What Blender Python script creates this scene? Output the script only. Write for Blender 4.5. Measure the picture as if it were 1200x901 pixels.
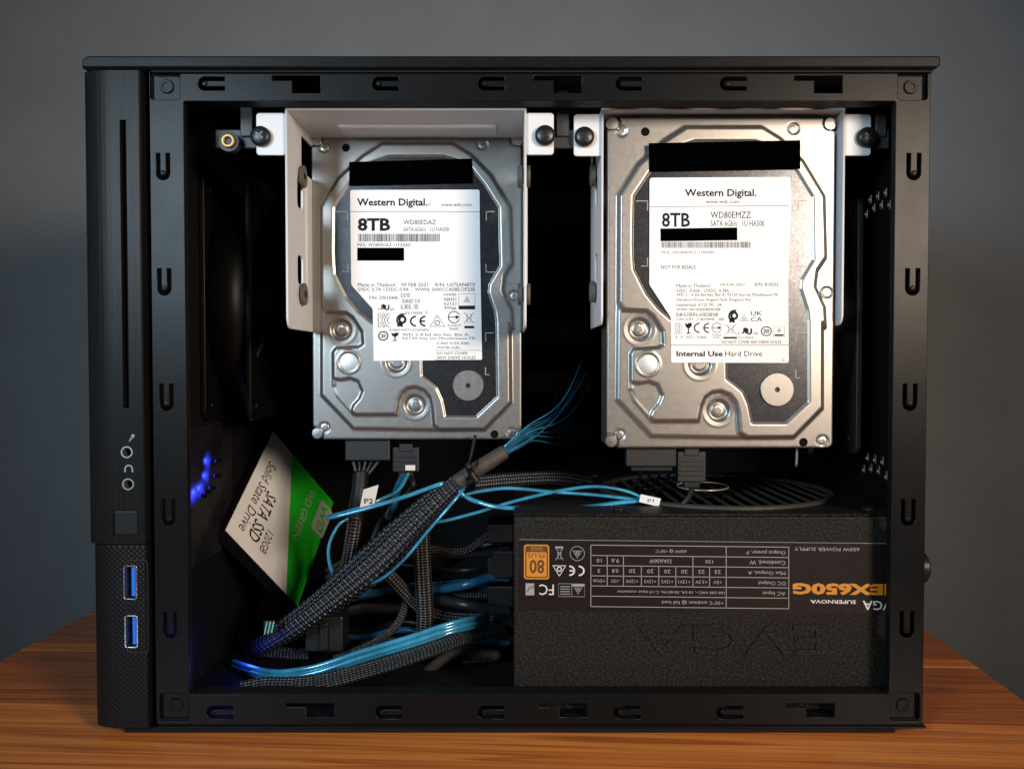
import bpy, bmesh, math, random
import numpy as np
from mathutils import Vector, Matrix
random.seed(7); np.random.seed(7)
for o in list(bpy.data.objects): bpy.data.objects.remove(o)
scene = bpy.context.scene
col = scene.collection
R = math.radians
# ------------------------------------------------------------------ camera (all lengths below are millimetres, scaled by MM)
MM = 0.001
CAM_D, CAM_H, FPX, PITCH = 360.0, 158.7, 1000.0, R(1.52)
cd = bpy.data.cameras.new('camera'); cam = bpy.data.objects.new('camera', cd); col.objects.link(cam)
cam.location = (0, -CAM_D*MM, CAM_H*MM); cam.rotation_euler = (math.pi/2-PITCH, 0, 0)
cd.sensor_width = 36.0; cd.lens = 36.0*FPX/1200.0; cd.clip_start = 0.01; cd.clip_end = 50
scene.camera = cam
# ------------------------------------------------------------------ light: cool lamp to the left, warm lamp to the right, dim room
w = bpy.data.worlds.new('World'); scene.world = w; w.use_nodes = True
bg = w.node_tree.nodes['Background']; bg.inputs[0].default_value = (0.85, 0.92, 1.0, 1); bg.inputs[1].default_value = 0.035
def area(name, loc, target, size, power, color):
    l = bpy.data.lights.new(name, 'AREA'); l.shape = 'DISK'; l.size = size; l.energy = power; l.color = color
    o = bpy.data.objects.new(name, l); col.objects.link(o)
    o.location = Vector(loc)*MM
    o.rotation_euler = (Vector(target)-Vector(loc)).to_track_quat('-Z', 'Y').to_euler()
    l.spread = R(78)
    return o
area('cool_lamp', (-400, -640, 350), (-30, 40, 220), 0.26, 1.0, (0.66, 0.85, 1.0))
area('warm_lamp', (450, -640, 325), (20, 50, 180), 0.22, 1.25, (1.0, 0.81, 0.63))
vs = scene.view_settings; vs.view_transform = 'Standard'; vs.look = 'None'; vs.exposure = 0.0; vs.gamma = 1.0; vs.use_curve_mapping = False
scene.render.engine = 'CYCLES'

# ------------------------------------------------------------------ helpers
def P(px, py, y):
    """point at depth y (mm behind the side opening) seen at photo pixel px,py"""
    u = (px-600.0)/FPX; v = (450.5-py)/FPX
    dy = math.cos(PITCH)+v*math.sin(PITCH); dz = -math.sin(PITCH)+v*math.cos(PITCH)
    t = (y+CAM_D)/dy
    return Vector((u*t, y, CAM_H+dz*t))
def tag(o, label=None, cat=None, group=None, kind=None):
    if label: o['label'] = label
    if cat: o['category'] = cat
    if group: o['group'] = group
    if kind: o['kind'] = kind
    return o
def empty(name, loc, label, cat, group=None):
    o = bpy.data.objects.new(name, None); col.objects.link(o); o.empty_display_size = 0.01
    o.location = Vector(loc)*MM
    return tag(o, label, cat, group)
def root(o):
    while o.parent: o = o.parent
    return o
def org(o): return Vector((0, 0, 0)) if o is None else Vector(root(o).location)/MM
def link(name, me, m, parent):
    o = bpy.data.objects.new(name, me); col.objects.link(o)
    if parent: o.parent = parent
    if m is not None:
        ms = m if isinstance(m, (list, tuple)) else [m]
        for x in ms: me.materials.append(x)
    return o
def mesh(name, V, F, m, parent=None, smooth=False, uv=None, local=False):
    me = bpy.data.meshes.new(name)
    og = Vector((0, 0, 0)) if local else org(parent)
    me.from_pydata([((v[0]-og.x)*MM, (v[1]-og.y)*MM, (v[2]-og.z)*MM) for v in V], [], F)
    if uv is not None:
        lay = me.uv_layers.new(name='UVMap')
        for l in me.loops: lay.data[l.index].uv = uv[l.vertex_index]
    if smooth: me.polygons.foreach_set('use_smooth', [True]*len(me.polygons))
    me.update()
    return link(name, me, m, parent)
def bm_obj(name, bm, m, parent=None, smooth=False):
    """bm in world millimetres"""
    me = bpy.data.meshes.new(name); og = org(parent)
    for v in bm.verts: v.co = (v.co-og)*MM
    bmesh.ops.recalc_face_normals(bm, faces=bm.faces)
    bm.to_mesh(me); bm.free()
    if smooth: me.polygons.foreach_set('use_smooth', [True]*len(me.polygons))
    return link(name, me, m, parent)
def add_box(bm, a, b, bev=0.0, seg=2, M=None):
    lo = [min(a[i], b[i]) for i in range(3)]; hi = [max(a[i], b[i]) for i in range(3)]
    t = bmesh.new(); bmesh.ops.create_cube(t, size=1)
    for v in t.verts:
        v.co = Vector([(lo[i]+hi[i])/2+v.co[i]*(hi[i]-lo[i]) for i in range(3)])
    if bev > 0: bmesh.ops.bevel(t, geom=t.edges[:], offset=bev, segments=seg, profile=0.5, affect='EDGES')
    if M is not None: bmesh.ops.transform(t, matrix=M, verts=t.verts)
    tm = bpy.data.meshes.new('tmp'); t.to_mesh(tm); t.free(); bm.from_mesh(tm); bpy.data.meshes.remove(tm)
def box(name, a, b, m, parent=None, bev=0.0, seg=2, M=None):
    bm = bmesh.new(); add_box(bm, a, b, bev, seg, M)
    return bm_obj(name, bm, m, parent)
def lathe_vf(prof, n, o, ax, up, star=None):
    """prof: (radius, height along ax); star: set of ring indices whose radius is modulated as a six-lobe drive"""
    ax = Vector(ax).normalized(); up = Vector(up); up = (up-ax*up.dot(ax)).normalized(); sd = ax.cross(up)
    V, F = [], []
    for k, (r, h) in enumerate(prof):
        for i in range(n):
            a = 2*math.pi*i/n; rr = r
            if star and k in star: rr = r*(1-0.22*(0.5-0.5*math.cos(6*a)))
            V.append(Vector(o)+ax*h+up*(rr*math.cos(a))+sd*(rr*math.sin(a)))
    for k in range(len(prof)-1):
        for i in range(n):
            j = (i+1) % n
            F.append((k*n+i, k*n+j, (k+1)*n+j, (k+1)*n+i))
    F.append(tuple(range(n))[::-1]); F.append(tuple((len(prof)-1)*n+i for i in range(n)))
    return V, F
def lathe(name, prof, n, o, ax, m, parent=None, smooth=False, star=None, up=(0.03, 0.1, 1)):
    V, F = lathe_vf(prof, n, o, ax, up, star)
    ob = mesh(name, V, F, m, parent, False)
    if smooth:
        for p in ob.data.polygons: p.use_smooth = len(p.vertices) == 4
        ob.data.set_sharp_from_angle(angle=R(18))
    return ob
def curve_mesh(loops, half, bev=0.0):
    """filled planar outline with holes -> mesh data (a,b in plane, c through thickness)"""
    cu = bpy.data.curves.new('tmp', 'CURVE'); cu.dimensions = '2D'; cu.fill_mode = 'BOTH'
    cu.extrude = max(half-bev, 0); cu.bevel_depth = bev; cu.bevel_resolution = 1; cu.offset = -bev
    for lp in loops:
        s = cu.splines.new('POLY'); s.points.add(len(lp)-1); s.use_cyclic_u = True
        for p, q in zip(s.points, lp): p.co = (q[0], q[1], 0, 1)
    ob = bpy.data.objects.new('tmp', cu); col.objects.link(ob)
    me = bpy.data.meshes.new_from_object(ob)
    bpy.data.objects.remove(ob); bpy.data.curves.remove(cu)
    return me
def plate(name, loops, thick, m, parent, o, ax=(1, 0, 0), ay=(0, 0, 1), bev=0.0):
    """plate spanned by ax, ay from origin o; its front face passes through o and it is thick the other way"""
    me = curve_mesh(loops, thick/2, bev)
    ax = Vector(ax); ay = Vector(ay); az = ax.cross(ay); o = Vector(o)-az*(thick/2); og = org(parent)
    for v in me.vertices:
        c = v.co.copy(); v.co = (o+ax*c.x+ay*c.y+az*c.z-og)*MM
    return link(name, me, m, parent)
def rrect(x0, z0, x1, z1, r, n=5):
    pts = []
    for cx, cz, a0 in ((x1-r, z1-r, 0), (x0+r, z1-r, 90), (x0+r, z0+r, 180), (x1-r, z0+r, 270)):
        for k in range(n+1):
            a = R(a0+90*k/n); pts.append((cx+r*math.cos(a), cz+r*math.sin(a)))
    return pts
def circ(cx, cz, r, n=20): return [(cx+r*math.cos(2*math.pi*k/n), cz+r*math.sin(2*math.pi*k/n)) for k in range(n)]
def catmull(pts, per=8):
    p = [Vector(q) for q in pts]; p = [p[0]*2-p[1]]+p+[p[-1]*2-p[-2]]; out = []
    for i in range(1, len(p)-2):
        for k in range(per):
            t = k/per
            out.append(0.5*((2*p[i])+(p[i+1]-p[i-1])*t+(2*p[i-1]-5*p[i]+4*p[i+1]-p[i+2])*t*t+(3*p[i]-p[i-1]-3*p[i+1]+p[i+2])*t**3))
    out.append(p[-2]); return out
def tube_vf(path, rad, n=10, flat=1.0, flatdir=(0, 0, 1), rib=None, lobes=None):
    """path in mm; rad number or list; returns V,F,uv (uv in mm along / fraction round)"""
    V, F, U = [], [], []; L = 0.0
    up = None
    for i, c in enumerate(path):
        t = (path[min(i+1, len(path)-1)]-path[max(i-1, 0)]).normalized()
        if up is None:
            up = Vector(flatdir); up = (up-t*up.dot(t))
            if up.length < 1e-4: up = t.orthogonal()
        up = (up-t*up.dot(t)).normalized(); sd = t.cross(up)
        if i: L += (c-path[i-1]).length
        r = rad[i] if isinstance(rad, (list, tuple)) else rad
        if rib: r = r*(1+rib[1]*math.sin(2*math.pi*L/rib[0]))
        for k in range(n):
            a = 2*math.pi*k/n; q = r
            if lobes: q = r*(1+lobes[1]*math.cos(lobes[0]*a))
            V.append(c+up*(q*math.cos(a)*flat)+sd*(q*math.sin(a))); U.append((L, k/n*1.0))
    for i in range(len(path)-1):
        for k in range(n):
            j = (k+1) % n
            F.append((i*n+k, i*n+j, (i+1)*n+j, (i+1)*n+k))
    F.append(tuple(range(n))[::-1]); F.append(tuple((len(path)-1)*n+k for k in range(n)))
    return V, F, U
def tube(name, pts, rad, m, parent=None, n=10, per=8, smooth=True, **kw):
    path = catmull(pts, per) if per else [Vector(p) for p in pts]
    if callable(rad): rad = [rad(i/(len(path)-1)) for i in range(len(path))]
    V, F, U = tube_vf(path, rad, n, **kw)
    return mesh(name, V, F, m, parent, smooth, U)
def PX(*pts):
    """list of (px,py,depth) -> mm points"""
    return [P(*p) for p in pts]

# ------------------------------------------------------------------ materials
class NT:
    def __init__(s, name):
        s.m = bpy.data.materials.new(name); s.m.use_nodes = True; s.t = s.m.node_tree; s.n = s.t.nodes
        s.b = s.n['Principled BSDF']; s.out = s.n['Material Output']
    def new(s, typ, **kw):
        x = s.n.new(typ)
        for k, v in kw.items():
            if k in x.inputs: x.inputs[k].default_value = v
            else: setattr(x, k, v)
        return x
    def link(s, a, b): s.t.links.new(a, b)
def mat(name, base, rough=0.5, metal=0.0, noise=None, bump=None, rvar=0.0, spec=0.5, coat=0.0, emis=None):
    """noise=(scale per mm, amount) colour mottling, bump=(scale per mm, strength)"""
    t = NT(name); b = t.b
    b.inputs['Base Color'].default_value = (*base, 1); b.inputs['Roughness'].default_value = rough; b.inputs['Metallic'].default_value = metal
    b.inputs['Specular IOR Level'].default_value = spec; b.inputs['Coat Weight'].default_value = coat
    if emis: b.inputs['Emission Color'].default_value = (*emis[0], 1); b.inputs['Emission Strength'].default_value = emis[1]
    if noise or bump or rvar: tc = t.new('ShaderNodeTexCoord')
    if noise:
        n = t.new('ShaderNodeTexNoise', Scale=noise[0]*1000, Detail=4.0, Roughness=0.6); t.link(tc.outputs['Object'], n.inputs['Vector'])
        r = t.new('ShaderNodeValToRGB'); t.link(n.outputs['Fac'], r.inputs[0])
        a = noise[1]
        r.color_ramp.elements[0].position = 0.3; r.color_ramp.elements[1].position = 0.7
        r.color_ramp.elements[0].color = (*[c*(1-a) for c in base], 1); r.color_ramp.elements[1].color = (*[min(c*(1+a), 1) for c in base], 1)
        t.link(r.outputs[0], b.inputs['Base Color'])
    if rvar:
        n = t.new('ShaderNodeTexNoise', Scale=60.0, Detail=5.0); t.link(tc.outputs['Object'], n.inputs['Vector'])
        mr = t.new('ShaderNodeMapRange'); mr.inputs[3].default_value = rough-rvar; mr.inputs[4].default_value = rough+rvar
        t.link(n.outputs['Fac'], mr.inputs[0]); t.link(mr.outputs[0], b.inputs['Roughness'])
    if bump:
        n = t.new('ShaderNodeTexNoise', Scale=bump[0]*1000, Detail=2.0); t.link(tc.outputs['Object'], n.inputs['Vector'])
        bp = t.new('ShaderNodeBump', Strength=bump[1], Distance=0.0003); t.link(n.outputs['Fac'], bp.inputs['Height']); t.link(bp.outputs[0], b.inputs['Normal'])
    return t.m
M = {}
M['coat'] = mat('black_powder_coat', (0.006, 0.0063, 0.0068), 0.32, 0, (1.4, 0.6), (1.6, 0.12), 0.04, 0.115)
M['lid'] = mat('black_lid_paint', (0.008, 0.0082, 0.0085), 0.33, 0, (1.5, 0.5), (2.2, 0.08), 0.03, 0.095)
M['inner'] = mat('black_inner_steel', (0.005, 0.005, 0.0055), 0.65, 0, None, (1.5, 0.2), spec=0.2)
M['rail'] = mat('dark_rail_paint', (0.03, 0.032, 0.036), 0.5)
M['plastic'] = mat('black_plastic', (0.007, 0.007, 0.0075), 0.42, 0, None, (0.8, 0.15), spec=0.35)
M['plastic_grey'] = mat('charcoal_plastic', (0.008, 0.008, 0.0085), 0.45, 0, None, (0.8, 0.2))
M['shrink'] = mat('heat_shrink', (0.045, 0.036, 0.03), 0.6, 0, (0.4, 0.3), (0.6, 0.4))
M['fan'] = mat('fan_plastic', (0.004, 0.004, 0.004), 0.4, spec=0.22)
M['white'] = mat('white_bracket_paint', (0.64, 0.645, 0.66), 0.5, 0, (0.15, 0.04), (1.2, 0.12))
M['rubber'] = mat('grey_rubber', (0.11, 0.105, 0.085), 0.7)
M['steel'] = mat('bright_steel', (0.62, 0.60, 0.57), 0.28, 1.0)
M['cast'] = mat('cast_aluminium', (0.18, 0.18, 0.18), 0.5, 0.9)
M['blacksteel'] = mat('black_screw_steel', (0.014, 0.014, 0.016), 0.34, 0.3)
M['brass'] = mat('brass', (0.36, 0.23, 0.09), 0.5, 1.0)
M['label'] = mat('white_label_paper', (0.80, 0.80, 0.80), 0.6, 0, (0.05, 0.015))
M['ink'] = mat('black_ink', (0.012, 0.012, 0.012), 0.8, spec=0.2)
M['greyink'] = mat('grey_ink', (0.035, 0.035, 0.036), 0.8, spec=0.2)
M['faintink'] = mat('faint_ink', (0.14, 0.14, 0.14), 0.8, spec=0.2)
M['redaction_bar'] = mat('redaction_black', (0.0006, 0.0006, 0.0006), 1.0, spec=0.0)
M['usbblue'] = mat('usb_blue', (0.02, 0.16, 0.75), 0.35)
M['silver'] = mat('silver_print', (0.30, 0.30, 0.305), 0.5)
M['orange'] = mat('orange_print', (0.52, 0.21, 0.02), 0.5)
M['darkorange'] = mat('dark_orange_print', (0.10, 0.03, 0.004), 0.5)
M['whiteprint'] = mat('white_print', (0.62, 0.62, 0.60), 0.5)
M['psulabel'] = mat('brown_black_label', (0.010, 0.007, 0.007), 0.4, 0, (0.3, 0.2), spec=0.25)
M['tagpaper'] = mat('cream_tag_paper', (0.66, 0.60, 0.54), 0.6)
M['sata'] = mat('blue_cable_jacket', (0.045, 0.30, 0.50), 0.2, 0.3, (0.07, 0.5), None, 0, 0.8, 0.5)
M['satathin'] = mat('dark_blue_wire', (0.02, 0.11, 0.20), 0.3, 0.2, (0.1, 0.4))
M['wire'] = mat('black_wire', (0.014, 0.014, 0.016), 0.4)
M['green'] = mat('green_label', (0.03, 0.78, 0.035), 0.4, 0, (0.03, 0.05))
M['recess'] = mat('recess_shade_steel', (0.06, 0.06, 0.065), 0.35, 0.7)
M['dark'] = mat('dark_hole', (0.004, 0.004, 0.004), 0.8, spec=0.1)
M['grille'] = mat('grille_plastic', (0.036, 0.033, 0.029), 0.5)
M['led'] = mat('blue_led', (0.0, 0.0, 0.1), 0.3, 0, emis=((0.01, 0.012, 1.0), 2.2))
M['teal'] = mat('teal_print', (0.15, 0.42, 0.45), 0.5)

def brushed(name, base):
    t = NT(name); b = t.b; b.inputs['Roughness'].default_value = 0.34; b.inputs['Specular IOR Level'].default_value = 0.10
    tc = t.new('ShaderNodeTexCoord'); mp = t.new('ShaderNodeMapping'); mp.inputs['Scale'].default_value = (2500, 60, 14)
    n = t.new('ShaderNodeTexNoise', Scale=1.0, Detail=4.0); t.link(tc.outputs['Object'], mp.inputs[0]); t.link(mp.outputs[0], n.inputs['Vector'])
    r = t.new('ShaderNodeValToRGB'); t.link(n.outputs['Fac'], r.inputs[0])
    r.color_ramp.elements[0].position = 0.25; r.color_ramp.elements[1].position = 0.75
    r.color_ramp.elements[0].color = (*[c*0.72 for c in base], 1); r.color_ramp.elements[1].color = (*[c*1.35 for c in base], 1)
    t.link(r.outputs[0], b.inputs['Base Color'])
    bp = t.new('ShaderNodeBump', Strength=0.25, Distance=0.0002); t.link(n.outputs['Fac'], bp.inputs['Height']); t.link(bp.outputs[0], b.inputs['Normal'])
    return t.m
M['brushed'] = brushed('brushed_black_panel', (0.009, 0.0095, 0.01))
def dotted(name):
    t = NT(name); b = t.b; b.inputs['Base Color'].default_value = (0.009, 0.009, 0.0095, 1); b.inputs['Specular IOR Level'].default_value = 0.13; b.inputs['Roughness'].default_value = 0.38
    tc = t.new('ShaderNodeTexCoord'); sp = t.new('ShaderNodeSeparateXYZ'); t.link(tc.outputs['Object'], sp.inputs[0])
    def sine(sock, k, ph=0):
        m = t.new('ShaderNodeMath', operation='MULTIPLY_ADD'); t.link(sock, m.inputs[0]); m.inputs[1].default_value = k; m.inputs[2].default_value = ph
        s = t.new('ShaderNodeMath', operation='SINE'); t.link(m.outputs[0], s.inputs[0]); return s.outputs[0]
    a = t.new('ShaderNodeMath', operation='MULTIPLY'); t.link(sine(sp.outputs[0], 2*math.pi/0.0024), a.inputs[0]); t.link(sine(sp.outputs[2], 2*math.pi/0.0022), a.inputs[1])
    bp = t.new('ShaderNodeBump', Strength=0.55, Distance=0.00018); t.link(a.outputs[0], bp.inputs['Height']); t.link(bp.outputs[0], b.inputs['Normal'])
    return t.m
M['dotted'] = dotted('dimpled_black_plastic')
def cover_metal():
    t = NT('stamped_drive_cover'); b = t.b; b.inputs['Metallic'].default_value = 0.85; b.inputs['Base Color'].default_value = (0.29, 0.28, 0.268, 1)
    tc = t.new('ShaderNodeTexCoord'); n = t.new('ShaderNodeTexNoise', Scale=420.0, Detail=5.0); t.link(tc.outputs['Object'], n.inputs['Vector'])
    mr = t.new('ShaderNodeMapRange'); mr.inputs[3].default_value = 0.29; mr.inputs[4].default_value = 0.42
    t.link(n.outputs['Fac'], mr.inputs[0]); t.link(mr.outputs[0], b.inputs['Roughness'])
    n2 = t.new('ShaderNodeTexNoise', Scale=2600.0, Detail=2.0); t.link(tc.outputs['Object'], n2.inputs['Vector'])
    bp = t.new('ShaderNodeBump', Strength=0.12, Distance=0.0002); t.link(n2.outputs['Fac'], bp.inputs['Height']); t.link(bp.outputs[0], b.inputs['Normal'])
    return t.m
M['cover'] = cover_metal()
def damping():
    t = NT('mottled_damping_plate'); b = t.b; b.inputs['Metallic'].default_value = 0.8; b.inputs['Roughness'].default_value = 0.24
    tc = t.new('ShaderNodeTexCoord'); v = t.new('ShaderNodeTexVoronoi', Scale=1300.0); t.link(tc.outputs['Object'], v.inputs['Vector'])
    n = t.new('ShaderNodeTexNoise', Scale=300.0, Detail=6.0); t.link(tc.outputs['Object'], n.inputs['Vector'])
    mx = t.new('ShaderNodeMath', operation='MULTIPLY'); t.link(v.outputs['Color'], mx.inputs[0]); t.link(n.outputs['Fac'], mx.inputs[1])
    r = t.new('ShaderNodeValToRGB'); t.link(mx.outputs[0], r.inputs[0])
    r.color_ramp.elements[0].color = (0.045, 0.046, 0.052, 1); r.color_ramp.elements[1].color = (0.09, 0.092, 0.102, 1); r.color_ramp.elements[1].position = 0.6
    t.link(r.outputs[0], b.inputs['Base Color'])
    return t.m
M['damping'] = damping()
def speckle():
    t = NT('grainy_power_supply_coat'); b = t.b; b.inputs['Specular IOR Level'].default_value = 0.15; b.inputs['Roughness'].default_value = 0.5
    tc = t.new('ShaderNodeTexCoord'); n = t.new('ShaderNodeTexNoise', Scale=1000.0, Detail=4.0, Roughness=0.75); t.link(tc.outputs['Object'], n.inputs['Vector'])
    r = t.new('ShaderNodeValToRGB'); t.link(n.outputs['Fac'], r.inputs[0])
    e = r.color_ramp.elements; e[0].position = 0.45; e[0].color = (0.005, 0.0046, 0.0042, 1); e[1].position = 0.74; e[1].color = (0.042, 0.038, 0.033, 1)
    t.link(r.outputs[0], b.inputs['Base Color'])
    bp = t.new('ShaderNodeBump', Strength=0.9, Distance=0.0004); t.link(n.outputs['Fac'], bp.inputs['Height']); t.link(bp.outputs[0], b.inputs['Normal'])
    return t.m
M['psu'] = speckle()
def braid(name, per, around, dark, light, thr=0.35):
    """woven sleeve: per = weave pitch in mm along, around = strands round; uses the tube's own UV"""
    t = NT(name); b = t.b; b.inputs['Roughness'].default_value = 0.38
    uv = t.new('ShaderNodeUVMap'); sp = t.new('ShaderNodeSeparateXYZ'); t.link(uv.outputs[0], sp.inputs[0])
    def comb(sgn):
        a = t.new('ShaderNodeMath', operation='MULTIPLY'); t.link(sp.outputs[0], a.inputs[0]); a.inputs[1].default_value = 2*math.pi/per
        c = t.new('ShaderNodeMath', operation='MULTIPLY_ADD'); t.link(sp.outputs[1], c.inputs[0]); c.inputs[1].default_value = sgn*2*math.pi*around; t.link(a.outputs[0], c.inputs[2])
        s = t.new('ShaderNodeMath', operation='SINE'); t.link(c.outputs[0], s.inputs[0]); return s.outputs[0]
    m = t.new('ShaderNodeMath', operation='MULTIPLY'); t.link(comb(1), m.inputs[0]); t.link(comb(-1), m.inputs[1])
    tc = t.new('ShaderNodeTexCoord'); n = t.new('ShaderNodeTexNoise', Scale=900.0, Detail=2.0); t.link(tc.outputs['Object'], n.inputs['Vector'])
    ad = t.new('ShaderNodeMath', operation='ADD'); t.link(m.outputs[0], ad.inputs[0]); t.link(n.outputs['Fac'], ad.inputs[1])
    r = t.new('ShaderNodeValToRGB'); t.link(ad.outputs[0], r.inputs[0])
    e = r.color_ramp.elements; e[0].position = thr+0.2; e[0].color = (*dark, 1); e[1].position = min(thr+0.7, 1.0); e[1].color = (*light, 1)
    t.link(r.outputs[0], b.inputs['Base Color'])
    bp = t.new('ShaderNodeBump', Strength=0.9, Distance=0.0005); t.link(m.outputs[0], bp.inputs['Height']); t.link(bp.outputs[0], b.inputs['Normal'])
    return t.m
M['braid'] = braid('black_woven_sleeve', 3.4, 9, (0.004, 0.007, 0.010), (0.055, 0.066, 0.078))
M['braidfine'] = braid('black_fine_braid', 2.6, 5, (0.006, 0.006, 0.007), (0.15, 0.145, 0.135), 0.5)
def wood():
    t = NT('varnished_wood'); b = t.b; b.inputs['Roughness'].default_value = 0.30; b.inputs['Coat Weight'].default_value = 0.15
    tc = t.new('ShaderNodeTexCoord'); oi = t.new('ShaderNodeObjectInfo')
    off = t.new('ShaderNodeVectorMath', operation='SCALE'); off.inputs[0].default_value = (3.1, 1.7, 0.9); t.link(oi.outputs['Random'], off.inputs['Scale'])
    ad = t.new('ShaderNodeVectorMath', operation='ADD'); t.link(tc.outputs['Object'], ad.inputs[0]); t.link(off.outputs[0], ad.inputs[1])
    mp = t.new('ShaderNodeMapping'); mp.inputs['Scale'].default_value = (1.5, 34, 34); t.link(ad.outputs[0], mp.inputs[0])
    n1 = t.new('ShaderNodeTexNoise', Scale=1.0, Detail=3.0, Distortion=0.6); t.link(mp.outputs[0], n1.inputs['Vector'])
    # growth rings: contour lines of a slow stretched noise give cathedral figures
    k = t.new('ShaderNodeMath', operation='MULTIPLY'); t.link(n1.outputs['Fac'], k.inputs[0]); k.inputs[1].default_value = 12.0
    fr = t.new('ShaderNodeMath', operation='FRACT'); t.link(k.outputs[0], fr.inputs[0])
    mp2 = t.new('ShaderNodeMapping'); mp2.inputs['Scale'].default_value = (9, 700, 700); t.link(ad.outputs[0], mp2.inputs[0])
    n2 = t.new('ShaderNodeTexNoise', Scale=1.0, Detail=4.0); t.link(mp2.outputs[0], n2.inputs['Vector'])
    r1 = t.new('ShaderNodeValToRGB'); t.link(fr.outputs[0], r1.inputs[0])
    e = r1.color_ramp.elements; e[0].position = 0.0; e[0].color = (0.72, 0.27, 0.066, 1); e[1].position = 0.99; e[1].color = (0.66, 0.235, 0.056, 1)
    x = e.new(0.70); x.color = (0.62, 0.21, 0.05, 1); x = e.new(0.88); x.color = (0.44, 0.135, 0.032, 1)
    r2 = t.new('ShaderNodeValToRGB'); t.link(n2.outputs['Fac'], r2.inputs[0])
    e = r2.color_ramp.elements; e[0].position = 0.3; e[0].color = (0.62, 0.57, 0.53, 1); e[1].position = 0.7; e[1].color = (1.1, 1.08, 1.05, 1)
    mx = t.new('ShaderNodeMix', data_type='RGBA', blend_type='MULTIPLY'); mx.inputs[0].default_value = 1.0
    t.link(r1.outputs[0], mx.inputs[6]); t.link(r2.outputs[0], mx.inputs[7])
    hs = t.new('ShaderNodeHueSaturation'); t.link(mx.outputs[2], hs.inputs['Color']); t.link(oi.outputs['Color'], hs.inputs['Color']) if False else None
    mc = t.new('ShaderNodeMix', data_type='RGBA', blend_type='MULTIPLY'); mc.inputs[0].default_value = 1.0
    t.link(hs.outputs[0], mc.inputs[6]); t.link(oi.outputs['Color'], mc.inputs[7])
    t.link(mc.outputs[2], b.inputs['Base Color'])
    bp = t.new('ShaderNodeBump', Strength=0.15, Distance=0.0003); t.link(n2.outputs['Fac'], bp.inputs['Height']); t.link(bp.outputs[0], b.inputs['Normal'])
    return t.m
M['wood'] = wood()
def dust(m, scale=600.0, col_=(0.028, 0.028, 0.028), thr=0.085):
    """sparse light specks lying on the paint"""
    t = m.node_tree; b = t.nodes['Principled BSDF']; tc = t.nodes.new('ShaderNodeTexCoord')
    v = t.nodes.new('ShaderNodeTexVoronoi'); v.inputs['Scale'].default_value = scale; t.links.new(tc.outputs['Object'], v.inputs['Vector'])
    n = t.nodes.new('ShaderNodeTexNoise'); n.inputs['Scale'].default_value = 45.0; t.links.new(tc.outputs['Object'], n.inputs['Vector'])
    k = t.nodes.new('ShaderNodeMath'); k.operation = 'MULTIPLY'; t.links.new(n.outputs['Fac'], k.inputs[0]); k.inputs[1].default_value = thr*2
    l_ = t.nodes.new('ShaderNodeMath'); l_.operation = 'LESS_THAN'; t.links.new(v.outputs['Distance'], l_.inputs[0]); t.links.new(k.outputs[0], l_.inputs[1])
    mx = t.nodes.new('ShaderNodeMix'); mx.data_type = 'RGBA'; t.links.new(l_.outputs[0], mx.inputs[0])
    lk = b.inputs['Base Color'].links
    if lk: t.links.new(lk[0].from_socket, mx.inputs[6])
    else: mx.inputs[6].default_value = b.inputs['Base Color'].default_value
    mx.inputs[7].default_value = (*col_, 1); t.links.new(mx.outputs[2], b.inputs['Base Color'])
for nm_ in ('coat', 'lid', 'brushed', 'dotted'): dust(M[nm_])
dust(M['psu'], 500.0, (0.07, 0.065, 0.055), 0.07)
M['wall'] = mat('grey_wall_paint', (0.185, 0.193, 0.203), 0.85, 0, (0.02, 0.05), (0.35, 0.5))

# ------------------------------------------------------------------ the setting: wall and table
WALL_Y = 340
V = [(-1600, WALL_Y, -900), (1600, WALL_Y, -900), (1600, WALL_Y, 1500), (-1600, WALL_Y, 1500)]
V += [(x, WALL_Y+60, z) for x, _, z in V]
wall = mesh('wall', V, [(0, 1, 2, 3), (7, 6, 5, 4), (0, 4, 5, 1), (1, 5, 6, 2), (2, 6, 7, 3), (3, 7, 4, 0)], M['wall'])
tag(wall, kind='structure')
tb = empty('wooden_table', (0, 0, -30), 'reddish brown wooden plank table the open computer case stands on', 'table')
tb.rotation_euler = (0, 0, R(-3.1))
tints = [(a_*1.05, b_*1.0, c_*0.98) for a_, b_, c_ in [(1.0, 0.95, 0.85), (1.08, 1.04, 0.95), (0.70, 0.58, 0.50), (1.05, 0.95, 0.85), (0.72, 0.60, 0.52), (0.80, 0.68, 0.6), (0.70, 0.58, 0.52)]]
ys = [-190, -70, 20, 92, 103, 158, 222, 300]
for i in range(len(ys)-1):
    bm = bmesh.new(); add_box(bm, (-277, ys[i]+0.1, 0), (238, ys[i+1]-0.1, 30), 0.5, 1)
    me = bpy.data.meshes.new('plank')
    for v in bm.verts: v.co = v.co*MM
    bm.to_mesh(me); bm.free()
    o = link('plank', me, M['wood'], tb); o.color = (*tints[i], 1)

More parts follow.
